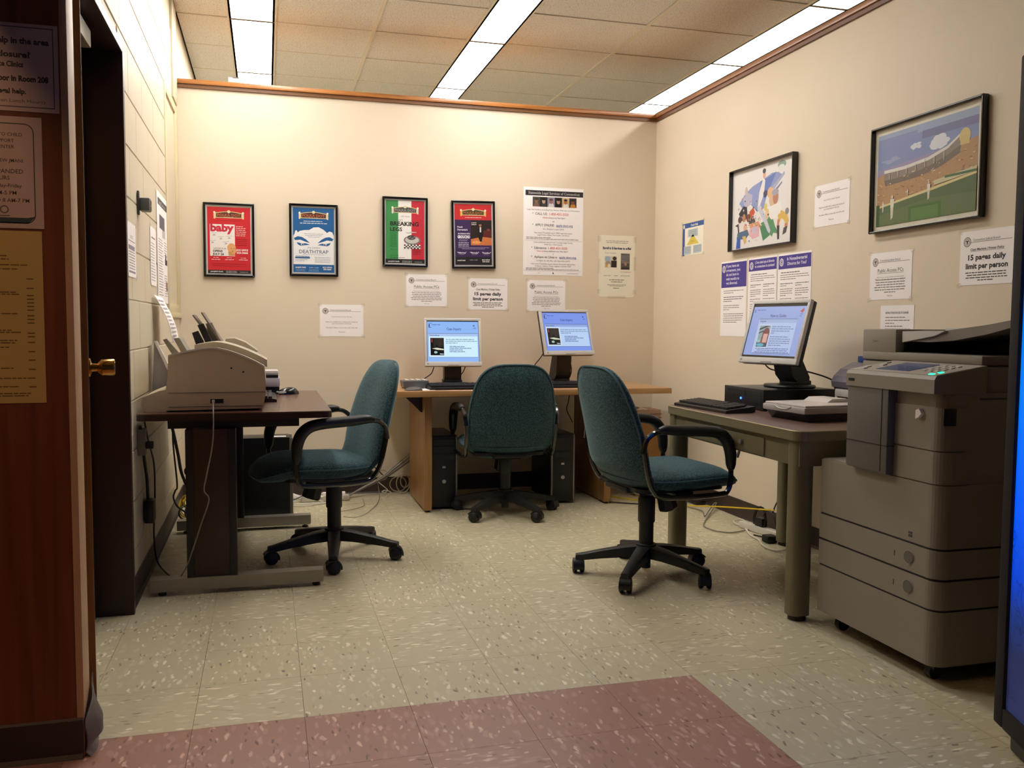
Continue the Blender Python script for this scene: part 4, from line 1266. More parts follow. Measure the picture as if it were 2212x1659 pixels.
t, bk = framed('back', .894, 1.742, .302, .459, 'black framed green white and red Breaking Legs poster')
P = Print(auto=.00002)
P.rect(-.128, -.046, -.178, .206, '3c8a4c'); P.rect(-.046, .042, -.178, .206, 'ece7e2'); P.rect(.042, .128, -.178, .206, 'c02a38'); footer(P, '25201f', -.206, -.178)
P.up(); playhouse(P, .146, .078, '4c4a48', 'dcd6c8', '8e8a86')
P.text(0, .100, '333-3666', .010, '55504e', width=.06); P.greek(-.03, .07, .112, .004, '777', 'c', .9) if False else None
P.text(-.065, .075, "Tom Dulack's", .015, '56705a', 'c', width=.095, shear=.2)
P.text(-.004, .042, 'BREAKING', .037, '24211f', width=.190, bold=.035)
P.text(-.100, .006, 'LEGS', .034, '24211f', 'l', width=.080, bold=.03)
for i in range(10): P.greek(-.100, -.052, -.010-i*.0095, .0045, '1f5f30', 'l', .9)
P.poly([(.000, .004), (.016, -.002), (.040, .004), (.075, .002), (.075, -.001), (.04, -.004), (.02, -.010), (.006, -.004)], 'c9c4bf')
P.ell(.046, -.052, .056, .030, '7b7773'); P.up(); P.ell(.046, -.050, .046, .024, 'c6c1bc'); P.ell(.042, -.034, .028, .016, '46423f')
for k in range(6): P.ell(.026+k*.009, -.036+.006*math.sin(k*2), .004, .003, '9b9692')
P.layer -= 1
for i in range(10):
    for j in range(3):
        if (i+j) % 2 == 0: P.rect(-.008+i*.011, .003+i*.011, -.108+j*.009, -.099+j*.009, '1d1b1b')
P.up()
for i in range(10):
    for j in range(3):
        if (i+j) % 2: P.rect(-.008+i*.011, .003+i*.011, -.108+j*.009, -.099+j*.009, 'e3ded9')
P.layer -= 1
for i in range(4): P.greek(.050, .110, -.112-i*.011, .005, '7d1722', 'l', .9)
P.text(-.100, -.118, 'January 14', .010, '1b3f22', 'l'); P.text(-.100, -.158, 'OPENS SOON', .009, '1b3f22', 'l'); P.greek(-.10, .0, -.170, .004, '33302f')
P.make(bk, Mx=MZ)

t, bk = framed('back', 1.359, 1.740, .302, .455, 'black framed red and purple poster with a stage photo, slightly tilted', tilt=math.radians(1.0))
P = Print(auto=.00002)
P.rect(-.128, .128, .100, .204, 'c3272b'); P.rect(-.128, .128, -.150, .100, '3a2253'); P.rect(-.128, .128, -.204, -.150, '211c1f')
P.up(); playhouse(P, .150, .078, '43301a', 'd9b44a', '9a6a32')
P.greek(-.06, .06, .114, .005, 'f0d8d0', 'c', .95)
P.rect(-.018, .128, -.070, .098, '241a16'); P.up(); P.rect(-.016, .024, .060, .088, '15110f'); P.text(.004, .078, '2 DAYS', .009, 'efe9e4', width=.034, bold=.03); P.text(.004, .066, 'ONLY!', .010, 'efe9e4', width=.034, bold=.03)
P.poly([(-.018, -.070), (.128, -.070), (.128, -.020), (.06, -.012), (-.018, -.030)], 'c8743f'); P.rect(.070, .128, -.015, .030, '5e1c1a'); P.poly([(.034, -.02), (.030, .040), (.045, .058), (.064, .040), (.066, -.005), (.058, -.045), (.046, -.045)], '131013')
P.up(); P.ell(.048, .066, .009, .012, '9c6a4c'); P.ell(.049, .076, .009, .005, '171310'); P.rect(.044, .054, .018, .052, 'd8cfc6'); P.ell(.105, .035, .012, .008, '7f3a2c'); P.ell(.02, -.05, .03, .01, 'dd9a5a'); P.layer -= 2
P.text(-.110, .046, 'Frank', .016, 'dcd6e2', 'l', bold=.03); P.text(-.110, .028, "Ferrante's", .016, 'dcd6e2', 'l', width=.070, bold=.03)
P.text(-.108, .002, 'AN EVENING WITH', .013, 'e8e4ec', 'l', width=.084, bold=.03); P.text(-.110, -.024, 'GROUCHO', .027, 'f2eff4', 'l', width=.086, bold=.05)
for i in range(2): P.greek(-.10, -.04, -.036-i*.007, .004, 'b0a8c0')
for i in range(3): P.greek(-.105, -.03, -.056-i*.011, .006, 'd8d2e2', 'l', .95)
P.greek(-.11, .115, -.088, .004, 'b8b0c8', 'c', .97); P.greek(-.10, .10, -.096, .004, 'b8b0c8', 'c', .8)
for x, tx in ((-.082, '"Hilarious"'), (.006, '"Rivals"'), (.090, '"Dazzling"')): P.text(x, -.126, tx, .014, 'efeaf4', width=.062, bold=.03); P.greek(x-.02, x+.02, -.134, .003, 'a9a0bb', 'c', .9)
P.text(-.085, -.176, "people's bank", .011, 'e8e4e0', width=.055, bold=.04); P.text(.0, -.172, 'public media', .009, 'cfcac6', width=.055); P.text(.085, -.172, 'BOX OFFICE', .010, 'e8e4e0', width=.055, bold=.04); P.text(.085, -.184, '333-3666', .011, 'e8e4e0', width=.05, bold=.04)
P.make(bk, Mx=MZ)

# ================================================================== two large framed pictures on the right wall
t, bk = framed('right', 3.199, 1.793, .660, .472, 'wide black framed ballpark picture with green field, nearest the vending machine', depth=.030, fw_=.009, lip=0, name='framed_picture', tilt=math.radians(.4), cat='framed picture')
P = Print(auto=.00002)
P.rect(-.325, .325, -.230, .230, 'ded8c4'); P.up()
x0, x1, y0, y1 = -.300, .292, -.205, .200
P.rect(x0, x1, .0, y1, '8390b8'); P.rect(x0, x1, y0, .0, '55693f'); P.up()
for (a, b, c, d, col_) in ((x0, x1, .165, y1, '98a6c0'), (-.02, x1, .135, .168, '77779c'), (x0, -.05, .150, .180, '8790b8')):
    P.rect(a, b, c, d, col_)
P.poly([(x0, .045), (x0, -.012), (x1, .01), (x1, .085)], '9a91b0')
def blob(cx, cy, rx, ry, c, n=9, seed=1):
    R = random.Random(seed)
    for i in range(n): P.ell(cx+R.uniform(-.8, .8)*rx, cy+R.uniform(-.6, .6)*ry, rx*R.uniform(.3, .55), ry*R.uniform(.3, .6), c, 10)
P.up(); blob(.075, .105, .055, .030, 'd9dbe2', 12, 3); blob(-.055, .115, .030, .016, 'd5d8e2', 8, 4); blob(-.20, .08, .06, .015, '9aa0c0', 6, 9)
P.up()
P.poly([(x0, .015), (-.26, .025), (-.10, .020), (.05, .028), (.18, .065), (x1, .085), (x1, -.075), (.05, -.085), (-.12, -.100), (x0, -.118)], 'b18d66')
P.up()
P.poly([(-.255, .040), (-.12, .040), (.02, .052), (.13, .078), (.205, .118), (.205, .108), (.13, .066), (.02, .038), (-.12, .026), (-.255, .026)], 'dcd8cf')
P.poly([(-.255, .026), (-.12, .026), (.02, .038), (.13, .066), (.205, .108), (.205, .070), (.13, .040), (.02, .012), (-.12, -.004), (-.255, -.004)], '8c8178')
P.poly([(-.255, -.004), (-.12, -.004), (.02, .012), (.13, .040), (.205, .070), (.195, .035), (.10, .002), (-.02, -.020), (-.245, -.030)], '766a60')
P.ell(.222, .098, .030, .032, 'd2bd80'); P.rect(.198, .246, .065, .100, 'cdb87c')
P.up()
R = random.Random(5)
for i in range(110):
    a = R.uniform(x0+.005, x1-.008); k = (a-x0)/(x1-x0)
    b = -.105+R.uniform(0, .085+.04*k)+.03*k
    P.rect(a, a+R.uniform(.004, .014), b, b+R.uniform(.002, .005), R.choice(['c77f4e', 'd3b184', '8c7358', 'd9c7a0', 'a9694a', '7b7a78']))
for i in range(7): P.rect(-.22+i*.055, -.217+i*.055, -.002+i*.004, .022+i*.006, 'd0c6b4')
P.up()
P.poly([(x0, -.118), (-.12, -.098), (.05, -.078), (x1, -.050), (x1, -.060), (.05, -.090), (-.12, -.108), (x0, -.127)], 'd6c890')
P.poly([(.06, -.052), (x1, -.030), (x1, -.050), (.06, -.072)], 'c6c09a'); P.rect(.12, x1, -.052, -.042, '4c6f4a')
P.poly([(x0, -.127), (.05, -.090), (x1, -.060), (x1, y0), (x0, y0)], '5a6b47')
P.up(); P.poly([(x0, -.16), (.02, -.12), (x1, -.13), (x1, y0), (x0, y0)], '65744a')
P.rect(x0, x0+.022, y0, -.110, '3f5a2f'); P.rect(-.090, .105, y0, -.140, '4d7037'); P.up(); P.rect(-.072, .088, y0, -.152, '5f8244')
for (cx, cy, s) in ((-.195, -.130, 1.0), (.030, -.088, .72), (-.255, -.122, .45), (-.098, -.080, .3)):
    P.up(); P.ell(cx, cy+.046*s, .006*s, .008*s, 'd8d2c0'); P.poly([(cx-.013*s, cy+.038*s), (cx+.015*s, cy+.036*s), (cx+.010*s, cy), (cx-.010*s, cy)], 'd9d6c8')
    P.poly([(cx-.010*s, cy), (cx+.010*s, cy), (cx+.006*s, cy-.045*s), (cx-.006*s, cy-.055*s)], 'cfcbb8'); P.layer -= 1
P.make(bk, Mx=MZ, name='picture_print')

t, bk = framed('right', 4.482, 1.810, .665, .474, 'black framed white picture of many sports figures above the violet notices', depth=.034, fw_=.008, lip=0, name='framed_picture', tilt=math.radians(0), cat='framed picture')
P = Print(auto=.00002)
P.rect(-.328, .328, -.232, .232, 'e6e1dc'); P.up()
P.poly([(-.20, .00), (-.25, .04), (-.18, .09), (-.10, .12), (0, .14), (.10, .165), (.16, .16), (.21, .135), (.15, .10), (.05, .05), (.02, -.02), (-.05, -.03), (-.12, .02)], '8f9cc8')
P.poly([(-.02, .135), (.08, .150), (.14, .165), (.10, .11), (.06, .06), (.03, .03), (-.02, .08)], '6c80bd')
P.poly([(-.01, -.10), (.04, -.135), (.11, -.185), (.125, -.165), (.18, -.175), (.14, -.13), (.11, -.07), (.06, -.05), (.03, -.09)], '5f9068')
P.poly([(-.02, -.11), (.02, -.20), (.09, -.175), (.06, -.12)], '4f8560')
P.up()
# pitching figure in the middle
P.poly([(-.03, .075), (.01, .155), (.03, .135), (.02, .06), (-.02, .0), (-.03, -.02), (.0, -.045), (-.045, -.02)], 'e9e5e2')
P.poly([(-.05, .0), (-.01, .0), (.05, -.075), (.095, -.150), (.085, -.165), (.065, -.150), (.02, -.09), (-.03, -.03)], 'c9cbda')
P.ell(.02, .165, .014, .020, 'd9a48a'); P.ell(.018, .188, .017, .014, '4c4a52'); P.ell(.035, .060, .022, .020, '4b4f6a')
P.ell(.195, .195, .040, .022, '8fa393'); P.ell(.19, .18, .032, .016, 'dfe2da')
P.poly([(.10, .09), (.22, .155), (.225, .140), (.12, .07)], 'aab0c8'); P.poly([(.12, .065), (.20, .105), (.20, .095), (.13, .05)], '7f86a4')
P.ell(.115, .020, .040, .045, 'd3b69c'); P.ell(.085, .06, .03, .03, 'e0b58a'); P.ell(.14, .028, .028, .040, 'bb8468'); P.ell(.135, .055, .034, .018, 'a8a2b2')
P.poly([(.06, -.02), (.14, -.01), (.20, .0), (.225, -.045), (.17, -.09), (.10, -.09), (.065, -.06)], 'ece8e3')
P.ell(.225, -.02, .03, .03, 'e6e2de'); P.ell(.04, -.015, .016, .022, 'd9cb6c'); P.ell(.06, -.055, .018, .03, 'e3c096')
P.poly([(.165, -.075), (.20, -.05), (.255, -.075), (.275, -.115), (.25, -.14), (.225, -.105), (.20, -.095), (.18, -.12)], 'd8b560')
P.poly([(.165, -.095), (.185, -.10), (.18, -.135), (.16, -.13)], 'cf8466'); P.poly([(.235, -.125), (.265, -.125), (.26, -.15), (.235, -.15)], 'cf8466')
P.poly([(.158, -.13), (.185, -.13), (.185, -.205), (.165, -.205)], '4c4648'); P.poly([(.225, -.148), (.262, -.140), (.25, -.175), (.215, -.185)], '55504f')
P.ell(.255, -.062, .018, .018, '8e8c8c')
# left crowd of figures
P.ell(-.17, .10, .016, .026, 'c9b9ae'); P.poly([(-.21, .06), (-.15, .09), (-.10, .07), (-.11, .02), (-.18, .01)], 'b7b3c8')
P.poly([(-.25, -.02), (-.20, .02), (-.16, .01), (-.15, -.05), (-.19, -.07), (-.22, -.06)], '3c3a40'); P.poly([(-.13, -.02), (-.09, .0), (-.07, -.03), (-.10, -.06), (-.15, -.05)], 'c4583f')
P.ell(-.235, -.055, .022, .020, '5b4136'); P.ell(-.19, -.050, .018, .024, 'b98460'); P.ell(-.14, -.055, .022, .024, '7a4a36')
P.poly([(-.29, -.085), (-.25, -.075), (-.24, -.13), (-.255, -.13), (-.262, -.095)], '4d4644')
P.poly([(-.24, -.08), (-.17, -.07), (-.15, -.12), (-.19, -.15), (-.24, -.12)], 'e4dfd7'); P.ell(-.10, -.082, .035, .024, '4f4c46')
P.poly([(-.13, -.09), (-.03, -.085), (.0, -.12), (-.06, -.13), (-.12, -.12)], 'd79a70'); P.poly([(-.12, -.115), (-.02, -.11), (-.02, -.17), (-.09, -.18), (-.13, -.155)], 'e0b3b8')
P.ell(-.07, -.13, .03, .02, 'c9b9cf')
P.ell(-.175, -.105, .018, .022, 'e0aa8c'); P.poly([(-.26, -.13), (-.15, -.12), (-.13, -.15), (-.17, -.175), (-.27, -.165)], '56708a'); P.poly([(-.265, -.165), (-.225, -.165), (-.225, -.222), (-.275, -.222)], '3f5fae')
P.poly([(-.205, -.155), (-.165, -.155), (-.16, -.19), (-.18, -.205)], 'd8b56c')
P.up()
R = random.Random(11)
for i in range(70):
    cx, cy = R.gauss(-.11, .09), R.gauss(-.06, .06)
    if not (-.29 < cx < .25 and -.2 < cy < .12): continue
    P.ell(cx, cy, R.uniform(.002, .007), R.uniform(.002, .008), R.choice(['3b3638', 'd9cfc8', 'efeae6', 'b06a48', '8690b5', 'd6a47e', '6d6a72']), 7)
P.make(bk, Mx=MZ, name='picture_print')

# ================================================================== monitors
def make_monitor(label, loc, rotz, tilt, head_z, off, kind, lean=0.0, W_=.372, H_=.318, base_w=.125, es=1.0, headx=0.0):
    k = thing('monitor', label, 'monitor', loc, (0, 0, rotz), 'silver framed flat monitors')
    b_ = MB().lathe([(.02, 0), (base_w-.005, 0), (base_w, .006), (base_w-.004, .013), (.05, .018)], 40, sy=.80)
    obj('stand_base', b_, M_BLACK, k)
    nk = MB()
    nk.prism([(.01, .012), (.075, .012), (.078, .05), (off+.060, head_z-.02), (off+.015, head_z-.02), (-.008+off*.3, .06)], 'x', -.055, .055)
    nk.box(-.062, .062, -.005, .085, .010, .034, .006)
    obj('stand_neck', nk, M_BLACK, k)
    Mx = Matrix.Translation((headx, off, head_z)) @ Matrix.Rotation(-tilt, 4, 'X')
    w, h = W_/2, H_/2
    sw, sh = .169*W_/.372, .135*H_/.318
    top = h-.019; bot = top-2*sh
    bz = MB()
    for x0, x1, z0, z1 in ((-w, w, top, h), (-w, w, -h, bot), (-w, -sw, bot-.004, top+.004), (sw, w, bot-.004, top+.004)):
        bz.box(x0, x1, -.012, .010, z0, z1, .004, M=Mx)
    bezel = obj('bezel', bz, M_SILV2, k)
    sh_ = MB().box(-w+.001, w-.001, .009, .034, -h+.001, h-.001, .008, M=Mx).box(-.09, .09, .03, .058, -.09, .07, .01, M=Mx)
    obj('rear_shell', sh_, M_BLACK, k)
    obj('button_row', MB().box(-.035, .035, -.0128, -.011, -h+.004, -h+.008, M=Mx), mat('button_grey', '8f8d8c', .4), bezel)
    obj('badge', MB().box(-w+.014, -w+.024, -.0128, -.011, -h+.010, -h+.019, M=Mx), mat('button_grey', '8f8d8c', .4), bezel)
    Ms = Mx @ Matrix.Translation((0, -.0075, (top+bot)/2)) @ Matrix.Rotation(PI/2, 4, 'X')
    pan = MB().box(-sw, sw, -sh, sh, -.004, 0, M=Ms)
    screen = obj('screen', pan, mat('screen_black', '060608', .15), k)
    P = Print(emis=es)
    if kind == 'case':
        bgc, lt, wh = ('8fb8f4', 'a9c4ee', 'cfeffd') if es > .95 else ('7a98ee', '8fa8e4', 'b9d4f8')
        P.rect(-sw+.002, sw-.002, -sh, sh-.005, bgc)
        P.up(); P.rect(-sw+.012, sw-.008, sh-.103, sh-.085, lt); P.rect(-sw+.012, sw-.008, -sh+.030, sh-.103, wh)
        P.rect(-sw+.010, sw-.006, sh-.085, sh-.083, '2c3a6a'); P.rect(-sw+.012, sw-.008, -sh+.028, -sh+.030, '2c3a6a')
        P.rect(-sw+.018, -sw+.116, sh-.245+.012, sh-.106, 'e6f2fb')
        P.up(); P.text(.008, sh-.062, 'Case Inquiry', .024, '2f3c86', width=.095, bold=.01)
        P.greek(-sw+.035, -sw+.090, sh-.028, .006, '4561b0'); P.rect(-sw+.012, -sw+.020, sh-.042, sh-.022, '3b4a86'); P.greek(-sw+.012, -sw+.034, sh-.018, .005, '3b4a86'); P.greek(-sw+.012, -sw+.034, sh-.046, .005, '3b4a86')
        P.rect(sw-.036, sw-.026, sh-.036, sh-.028, '3b4a86'); P.greek(sw-.034, sw-.016, sh-.050, .005, '3b4a86')
        P.text(-sw+.018, sh-.100, 'Case Look-up', .0115, '2a3570', 'l', width=.062, bold=.02)
        P.greek(-sw+.122, sw-.022, sh-.125, .006, '5e7a96'); P.greek(-sw+.120, sw-.012, sh-.137, .006, '5e7a96'); P.greek(-sw+.122, sw-.14, sh-.149, .006, '5e7a96')
        for i, (tx, wd) in enumerate((('Civil / Family Case Look-up', .098), ('Criminal / Motor Vehicle Case Look-up', .142), ('Housing Case Look-up', .084), ('Small Claims Case Look-up', .100))):
            yy = sh-.172-i*.0112
            P.text(-sw+.145, yy, tx, .0090, '2d3f94', 'l', width=wd, bold=.03); P.rect(-sw+.145, -sw+.145+wd, yy-.0018, yy-.0008, '2d3f94')
        px_, py_ = -sw+.021, sh-.228
        P.rect(px_, px_+.088, py_, sh-.113, '0e0d10')
        P.up(); P.rect(px_+.02, px_+.086, py_+.055, sh-.115, '2c2622'); P.rect(px_+.055, px_+.075, py_+.065, sh-.118, '40362f'); P.rect(px_+.008, px_+.014, py_+.085, sh-.118, 'a3423a')
        P.poly([(px_+.010, py_+.045), (px_+.04, py_+.050), (px_+.086, py_+.042), (px_+.086, py_+.034), (px_+.045, py_+.036)], 'd8dcc0'); P.ell(px_+.034, py_+.020, .011, .008, '9fc4bc'); P.ell(px_+.042, py_+.060, .008, .010, '15120f'); P.poly([(px_+.060, py_+.012), (px_+.086, py_+.010), (px_+.086, py_+.006), (px_+.062, py_+.006)], 'c9dcea')
    else:
        P.rect(-sw+.002, sw, -sh+.010, sh-.014, '96a8e0')
        P.up(); P.rect(-.110, .128, -sh+.022, sh-.078, 'b4c6ee'); P.rect(-.112, .130, sh-.078, sh-.076, '2b3670'); P.rect(-.112, .130, -sh+.020, -sh+.022, '2b3670')
        P.rect(-.110, .128, sh-.096, sh-.078, 'a9b6dc'); P.rect(-.112, -.110, -sh+.020, sh-.078, 'd8e2f8')
        P.up(); P.text(.004, sh-.068, 'How to Guides', .022, '2c3478', width=.100, bold=.01)
        P.text(-.104, sh-.092, 'Interpreter', .0105, '3b4478', 'l', width=.038, bold=.02); P.greek(-sw+.028, -sw+.085, sh-.033, .006, '5470c4'); P.rect(-sw+.010, -sw+.020, sh-.044, sh-.028, '6f88cc')
        P.poly([(sw-.036, sh-.038), (sw-.016, sh-.022), (sw-.012, sh-.036), (sw-.022, sh-.048)], 'b8453e'); P.greek(sw-.034, sw-.014, sh-.054, .004, '4a5cb0'); P.greek(sw-.034, sw-.014, sh-.064, .004, '4a5cb0')
        for i, f in enumerate((.85, 1, .9, .15)): P.greek(-.018, .118, sh-.118-i*.0105, .0052, '5f6f9a', 'l', f)
        for i, f in enumerate((.85, 1, .95, 1, .6)): P.greek(-.018, .118, sh-.168-i*.0105, .0052, '5f6f9a', 'l', f)
        for i, f in enumerate((1, .9, 1)): P.greek(-.095, .120, -sh+.043-i*.0090, .0052, '5562a6', 'c', f)
        P.rect(-.100, -.024, sh-.222, sh-.106, 'd7e2f6'); P.up(); P.rect(-.097, -.027, sh-.218, sh-.110, '8fa5a8')
        P.up(); P.poly([(-.097, sh-.125), (-.06, sh-.112), (-.03, sh-.112), (-.05, sh-.118), (-.097, sh-.135)], '34403f'); P.poly([(-.097, sh-.145), (-.07, sh-.135), (-.06, sh-.14), (-.097, sh-.152)], '3c4a4c')
        P.ell(-.048, sh-.155, .022, .034, '7b3f44'); P.rect(-.072, -.027, sh-.200, sh-.165, '8a4d50'); P.poly([(-.097, sh-.218), (-.027, sh-.218), (-.027, sh-.196), (-.06, sh-.200), (-.097, sh-.190)], '2f4d5e')
        P.up(); P.rect(-.062, -.034, sh-.196, sh-.152, 'd9a9a0'); P.ell(-.07, sh-.208, .025, .008, '5fb0cc'); P.ell(-.086, sh-.19, .009, .008, '9cc3c4')
    P.make(screen, Mx=Ms)
    return k
make_monitor('silver monitor showing case inquiry page, left one on the oak desk', (1.165, 5.66, .739), math.radians(-4), math.radians(13), .278, -.005, 'case', es=1.0)
make_monitor('silver monitor showing case inquiry page, right one on oak desk with black slanted neck', (1.925, 5.70, .739), math.radians(9), math.radians(19), .345, -.065, 'case', es=.93)
make_monitor('silver monitor showing how to guides, standing on the black desktop computer', (2.455, 3.80, .836), math.radians(-76), math.radians(17), .268, -.105, 'guide', base_w=.135, es=.85)
keyboard('black keyboard under the left monitor on the oak desk', (1.16, 5.30, .739), math.radians(1), .45, .16)
keyboard('black keyboard under the right monitor on the oak desk, half behind chairs', (1.90, 5.33, .739), math.radians(-1), .45, .16)

# phone like pad and paper slip on the oak desk
ca = thing('desk_calculator', 'dark grey desk phone keypad with pale keys on the oak desk left end', 'phone', (.875, 5.42, .739))
obj('body', MB().prism([(-.075, .006), (-.055, 0), (.045, 0), (.075, .030), (.078, .046), (-.08, .046)], 'y', -.07, .07), mat('phone_grey', '55565a', .4), ca)
ks = MB()
for i in range(4):
    for j in range(3): ks.box(-.062+i*.036, -.038+i*.036, -.055+j*.04, -.030+j*.04, .046, .054, .002)
obj('key', ks, mat('pale_key', 'c8c4bc', .4), ca)
sl = tag(obj('paper_slip', MB().box(.86, .965, 5.20, 5.345, .7392, .7398), M_PAPER), 'white paper slip lying under the desk phone on the oak desk', 'paper')
pc = thing('mouse', 'dark flat puck mouse at the left end of the oak desk, by the paper slip', 'mouse', (.835, 5.21, .739))
m3 = obj('shell', mouse_shape(.055, .040, .022), M_DGREY, pc); smooth_all(m3)

# ================================================================== tan steel desk, right wall
t = thing('steel_desk', 'old tan olive steel desk with brown linoleum top beside the copier', 'desk', (0, 0, 0))
x0, x1, y0, y1 = 1.915, 2.640, 2.895, 4.055
obj('desk_edge', MB().prism(rrect(x0, x1, y0, y1, .05, 7), 'z', .698, .734), M_OLIVE, t)
obj('linoleum_top', MB().prism(rrect(x0+.006, x1-.006, y0+.006, y1-.006, .045, 7), 'z', .734, .7365), M_LINO, t)
rimm = MB().tube([(x, y, .7345) for x, y in rrect(x0+.002, x1-.002, y0+.002, y1-.002, .048, 7)], .003, 6, closed=True, smooth_path=False)
obj('metal_rim', rimm, mat('worn_metal_rim', 'b0a684', .3, metal=.4), t)
ap = MB().box(x0+.022, x1-.02, y0+.02, y0+.04, .60, .698).box(x0+.022, x1-.02, y1-.04, y1-.02, .60, .698)
ap.box(x1-.04, x1-.02, y0+.04, y1-.04, .60, .698).box(x0+.022, x0+.038, y0+.04, y1-.04, .600, .698)
obj('apron', ap, M_OLIVE, t)
dw = obj('drawer', MB().box(x0+.016, x0+.024, 3.16, 3.865, .606, .678, .002), M_OLIVE, t)
obj('drawer_handle', MB().cyl((x0+.016, 3.33, .645), (x0+.004, 3.33, .645), .012, n=14).prism([(3.345, .600), (3.36, .570), (3.368, .575), (3.355, .603)], 'x', x0+.012, x0+.020), M_STEELG, dw)
for (x, y) in ((1.968, 2.955), (1.968, 3.998), (2.582, 2.955), (2.582, 3.998)):
    lg = MB().prism(rrect(x-.043, x+.043, y-.038, y+.038, .028, 6), 'z', .02, .698, smooth=True)
    lo = obj('leg', lg, M_OLIVE, t)
    obj('leg_foot', MB().cyl((x, y, 0), (x, y, .022), .034, n=20), M_DKFRAME, lo)
# black slim computer under the monitor
dc = thing('desktop_computer', 'black slim desktop computer lying under the how to guides monitor', 'computer', (0, 0, .7365))
obj('case', MB().box(2.228, 2.600, 3.640, 4.000, .003, .099, .003), mat('black_case', '0d0e10', .35), dc)
fp = obj('front_panel', MB().box(2.216, 2.229, 3.638, 4.002, .002, .100, .004), M_BLACK, dc)
gr = MB()
for i in range(9): gr.box(2.2145, 2.2162, 3.66, 3.78, .020+i*.008, .0235+i*.008)
gr.box(2.2145, 2.2162, 3.80, 3.97, .060, .088)
obj('grille', gr, mat('drive_bay', '17171a', .5), fp)
obj('power_light', MB().cyl((2.2155, 3.838, .047), (2.2125, 3.838, .047), .0055, n=12), mat('blue_led', '1133ff', .3, emit='3070ff', es=5), fp)
keyboard('black keyboard on tan steel desk in front of the slim computer', (2.045, 3.80, .7365), math.radians(-86), .46, .155)
# flatbed scanner
fs_ = thing('flatbed_scanner', 'white lidded flatbed scanner with black base on the tan steel desk', 'scanner', (2.285, 3.305, .7365), (0, 0, math.radians(4)))
obj('base', MB().prism([(-.150, .0), (-.180, .036), (.150, .036), (.150, 0)], 'y', -.128, .128), mat('scanner_black', '17171c', .3), fs_)
obj('body_band', MB().box(-.187, .152, -.143, .143, .034, .061, .007), M_SILVER, fs_)
obj('lid', MB().box(-.178, .150, -.136, .136, .061, .069, .003), mat('scanner_lid', 'cfc6c2', .35), fs_)
obj('hinge_hump', MB().prism([(.02, .066), (.05, .084), (.13, .084), (.148, .066)], 'y', -.02, .136), mat('scanner_lid', 'cfc6c2', .35), fs_)
sm_ = MB().tube([(-.1875, -.055, .058), (-.1895, -.03, .050), (-.1900, 0, .0475), (-.1895, .03, .050), (-.1875, .055, .058)], .002, 6)
obj('smile_grip', sm_, M_SILV2, fs_)
# grey inkjet behind
ij = thing('inkjet_printer', 'dark grey curved inkjet printer at the wall, partly behind the copier', 'printer', (0, 0, .7365))
prof = [(2.500, .0), (2.485, .06), (2.455, .125), (2.448, .150), (2.462, .175), (2.495, .205), (2.540, .226), (2.560, .235), (2.660, .235), (2.685, .20), (2.685, 0)]
obj('body', MB().prism(prof[:3]+[(2.685, .125), (2.685, 0)], 'y', 3.07, 3.45), M_BLACK, ij)
obj('curved_lid', MB().prism([(2.453, .125)]+prof[3:10]+[(2.685, .125)], 'y', 3.06, 3.46), mat('smoky_grey_plastic', '5d5a66', .28), ij)
obj('tray_slot', MB().box(2.449, 2.47, 3.10, 3.43, .085, .118, .003), M_SILVER, ij)
bx = thing('small_box', 'small blue box standing on the dark grey printer behind the copier panel', 'box', (0, 0, 0))
obj('carton', MB().box(2.57, 2.65, 3.33, 3.44, .972, 1.000, .002), mat('blue_carton', '2c4684', .5), bx)
obj('white_panel', MB().box(2.5685, 2.57, 3.34, 3.37, .978, .992), M_PAPER, bx)
# things below the desk end: carton with white sheet
cb = thing('cardboard_carton', 'cardboard carton with a white scrap on top, under the right end of oak desk', 'box', (2.435, 5.50, 0))
obj('carton', MB().box(-.085, .095, -.10, .12, .0, .50), M_CARD, cb)
obj('upper_carton', MB().box(-.082, .092, -.095, .115, .501, .575, .004), mat('pale_pink_carton', 'c0a48e', .7), cb)
obj('white_sheet', MB().prism([(-.085, .575), (-.06, .592), (-.01, .582), (.0, .575)], 'y', -.09, .02), M_PAPER, cb)
obj('flap_line', MB().box(-.086, .096, -.101, .121, .520, .523).box(-.086, .096, -.101, .121, .545, .548), M_DGREY, cb)

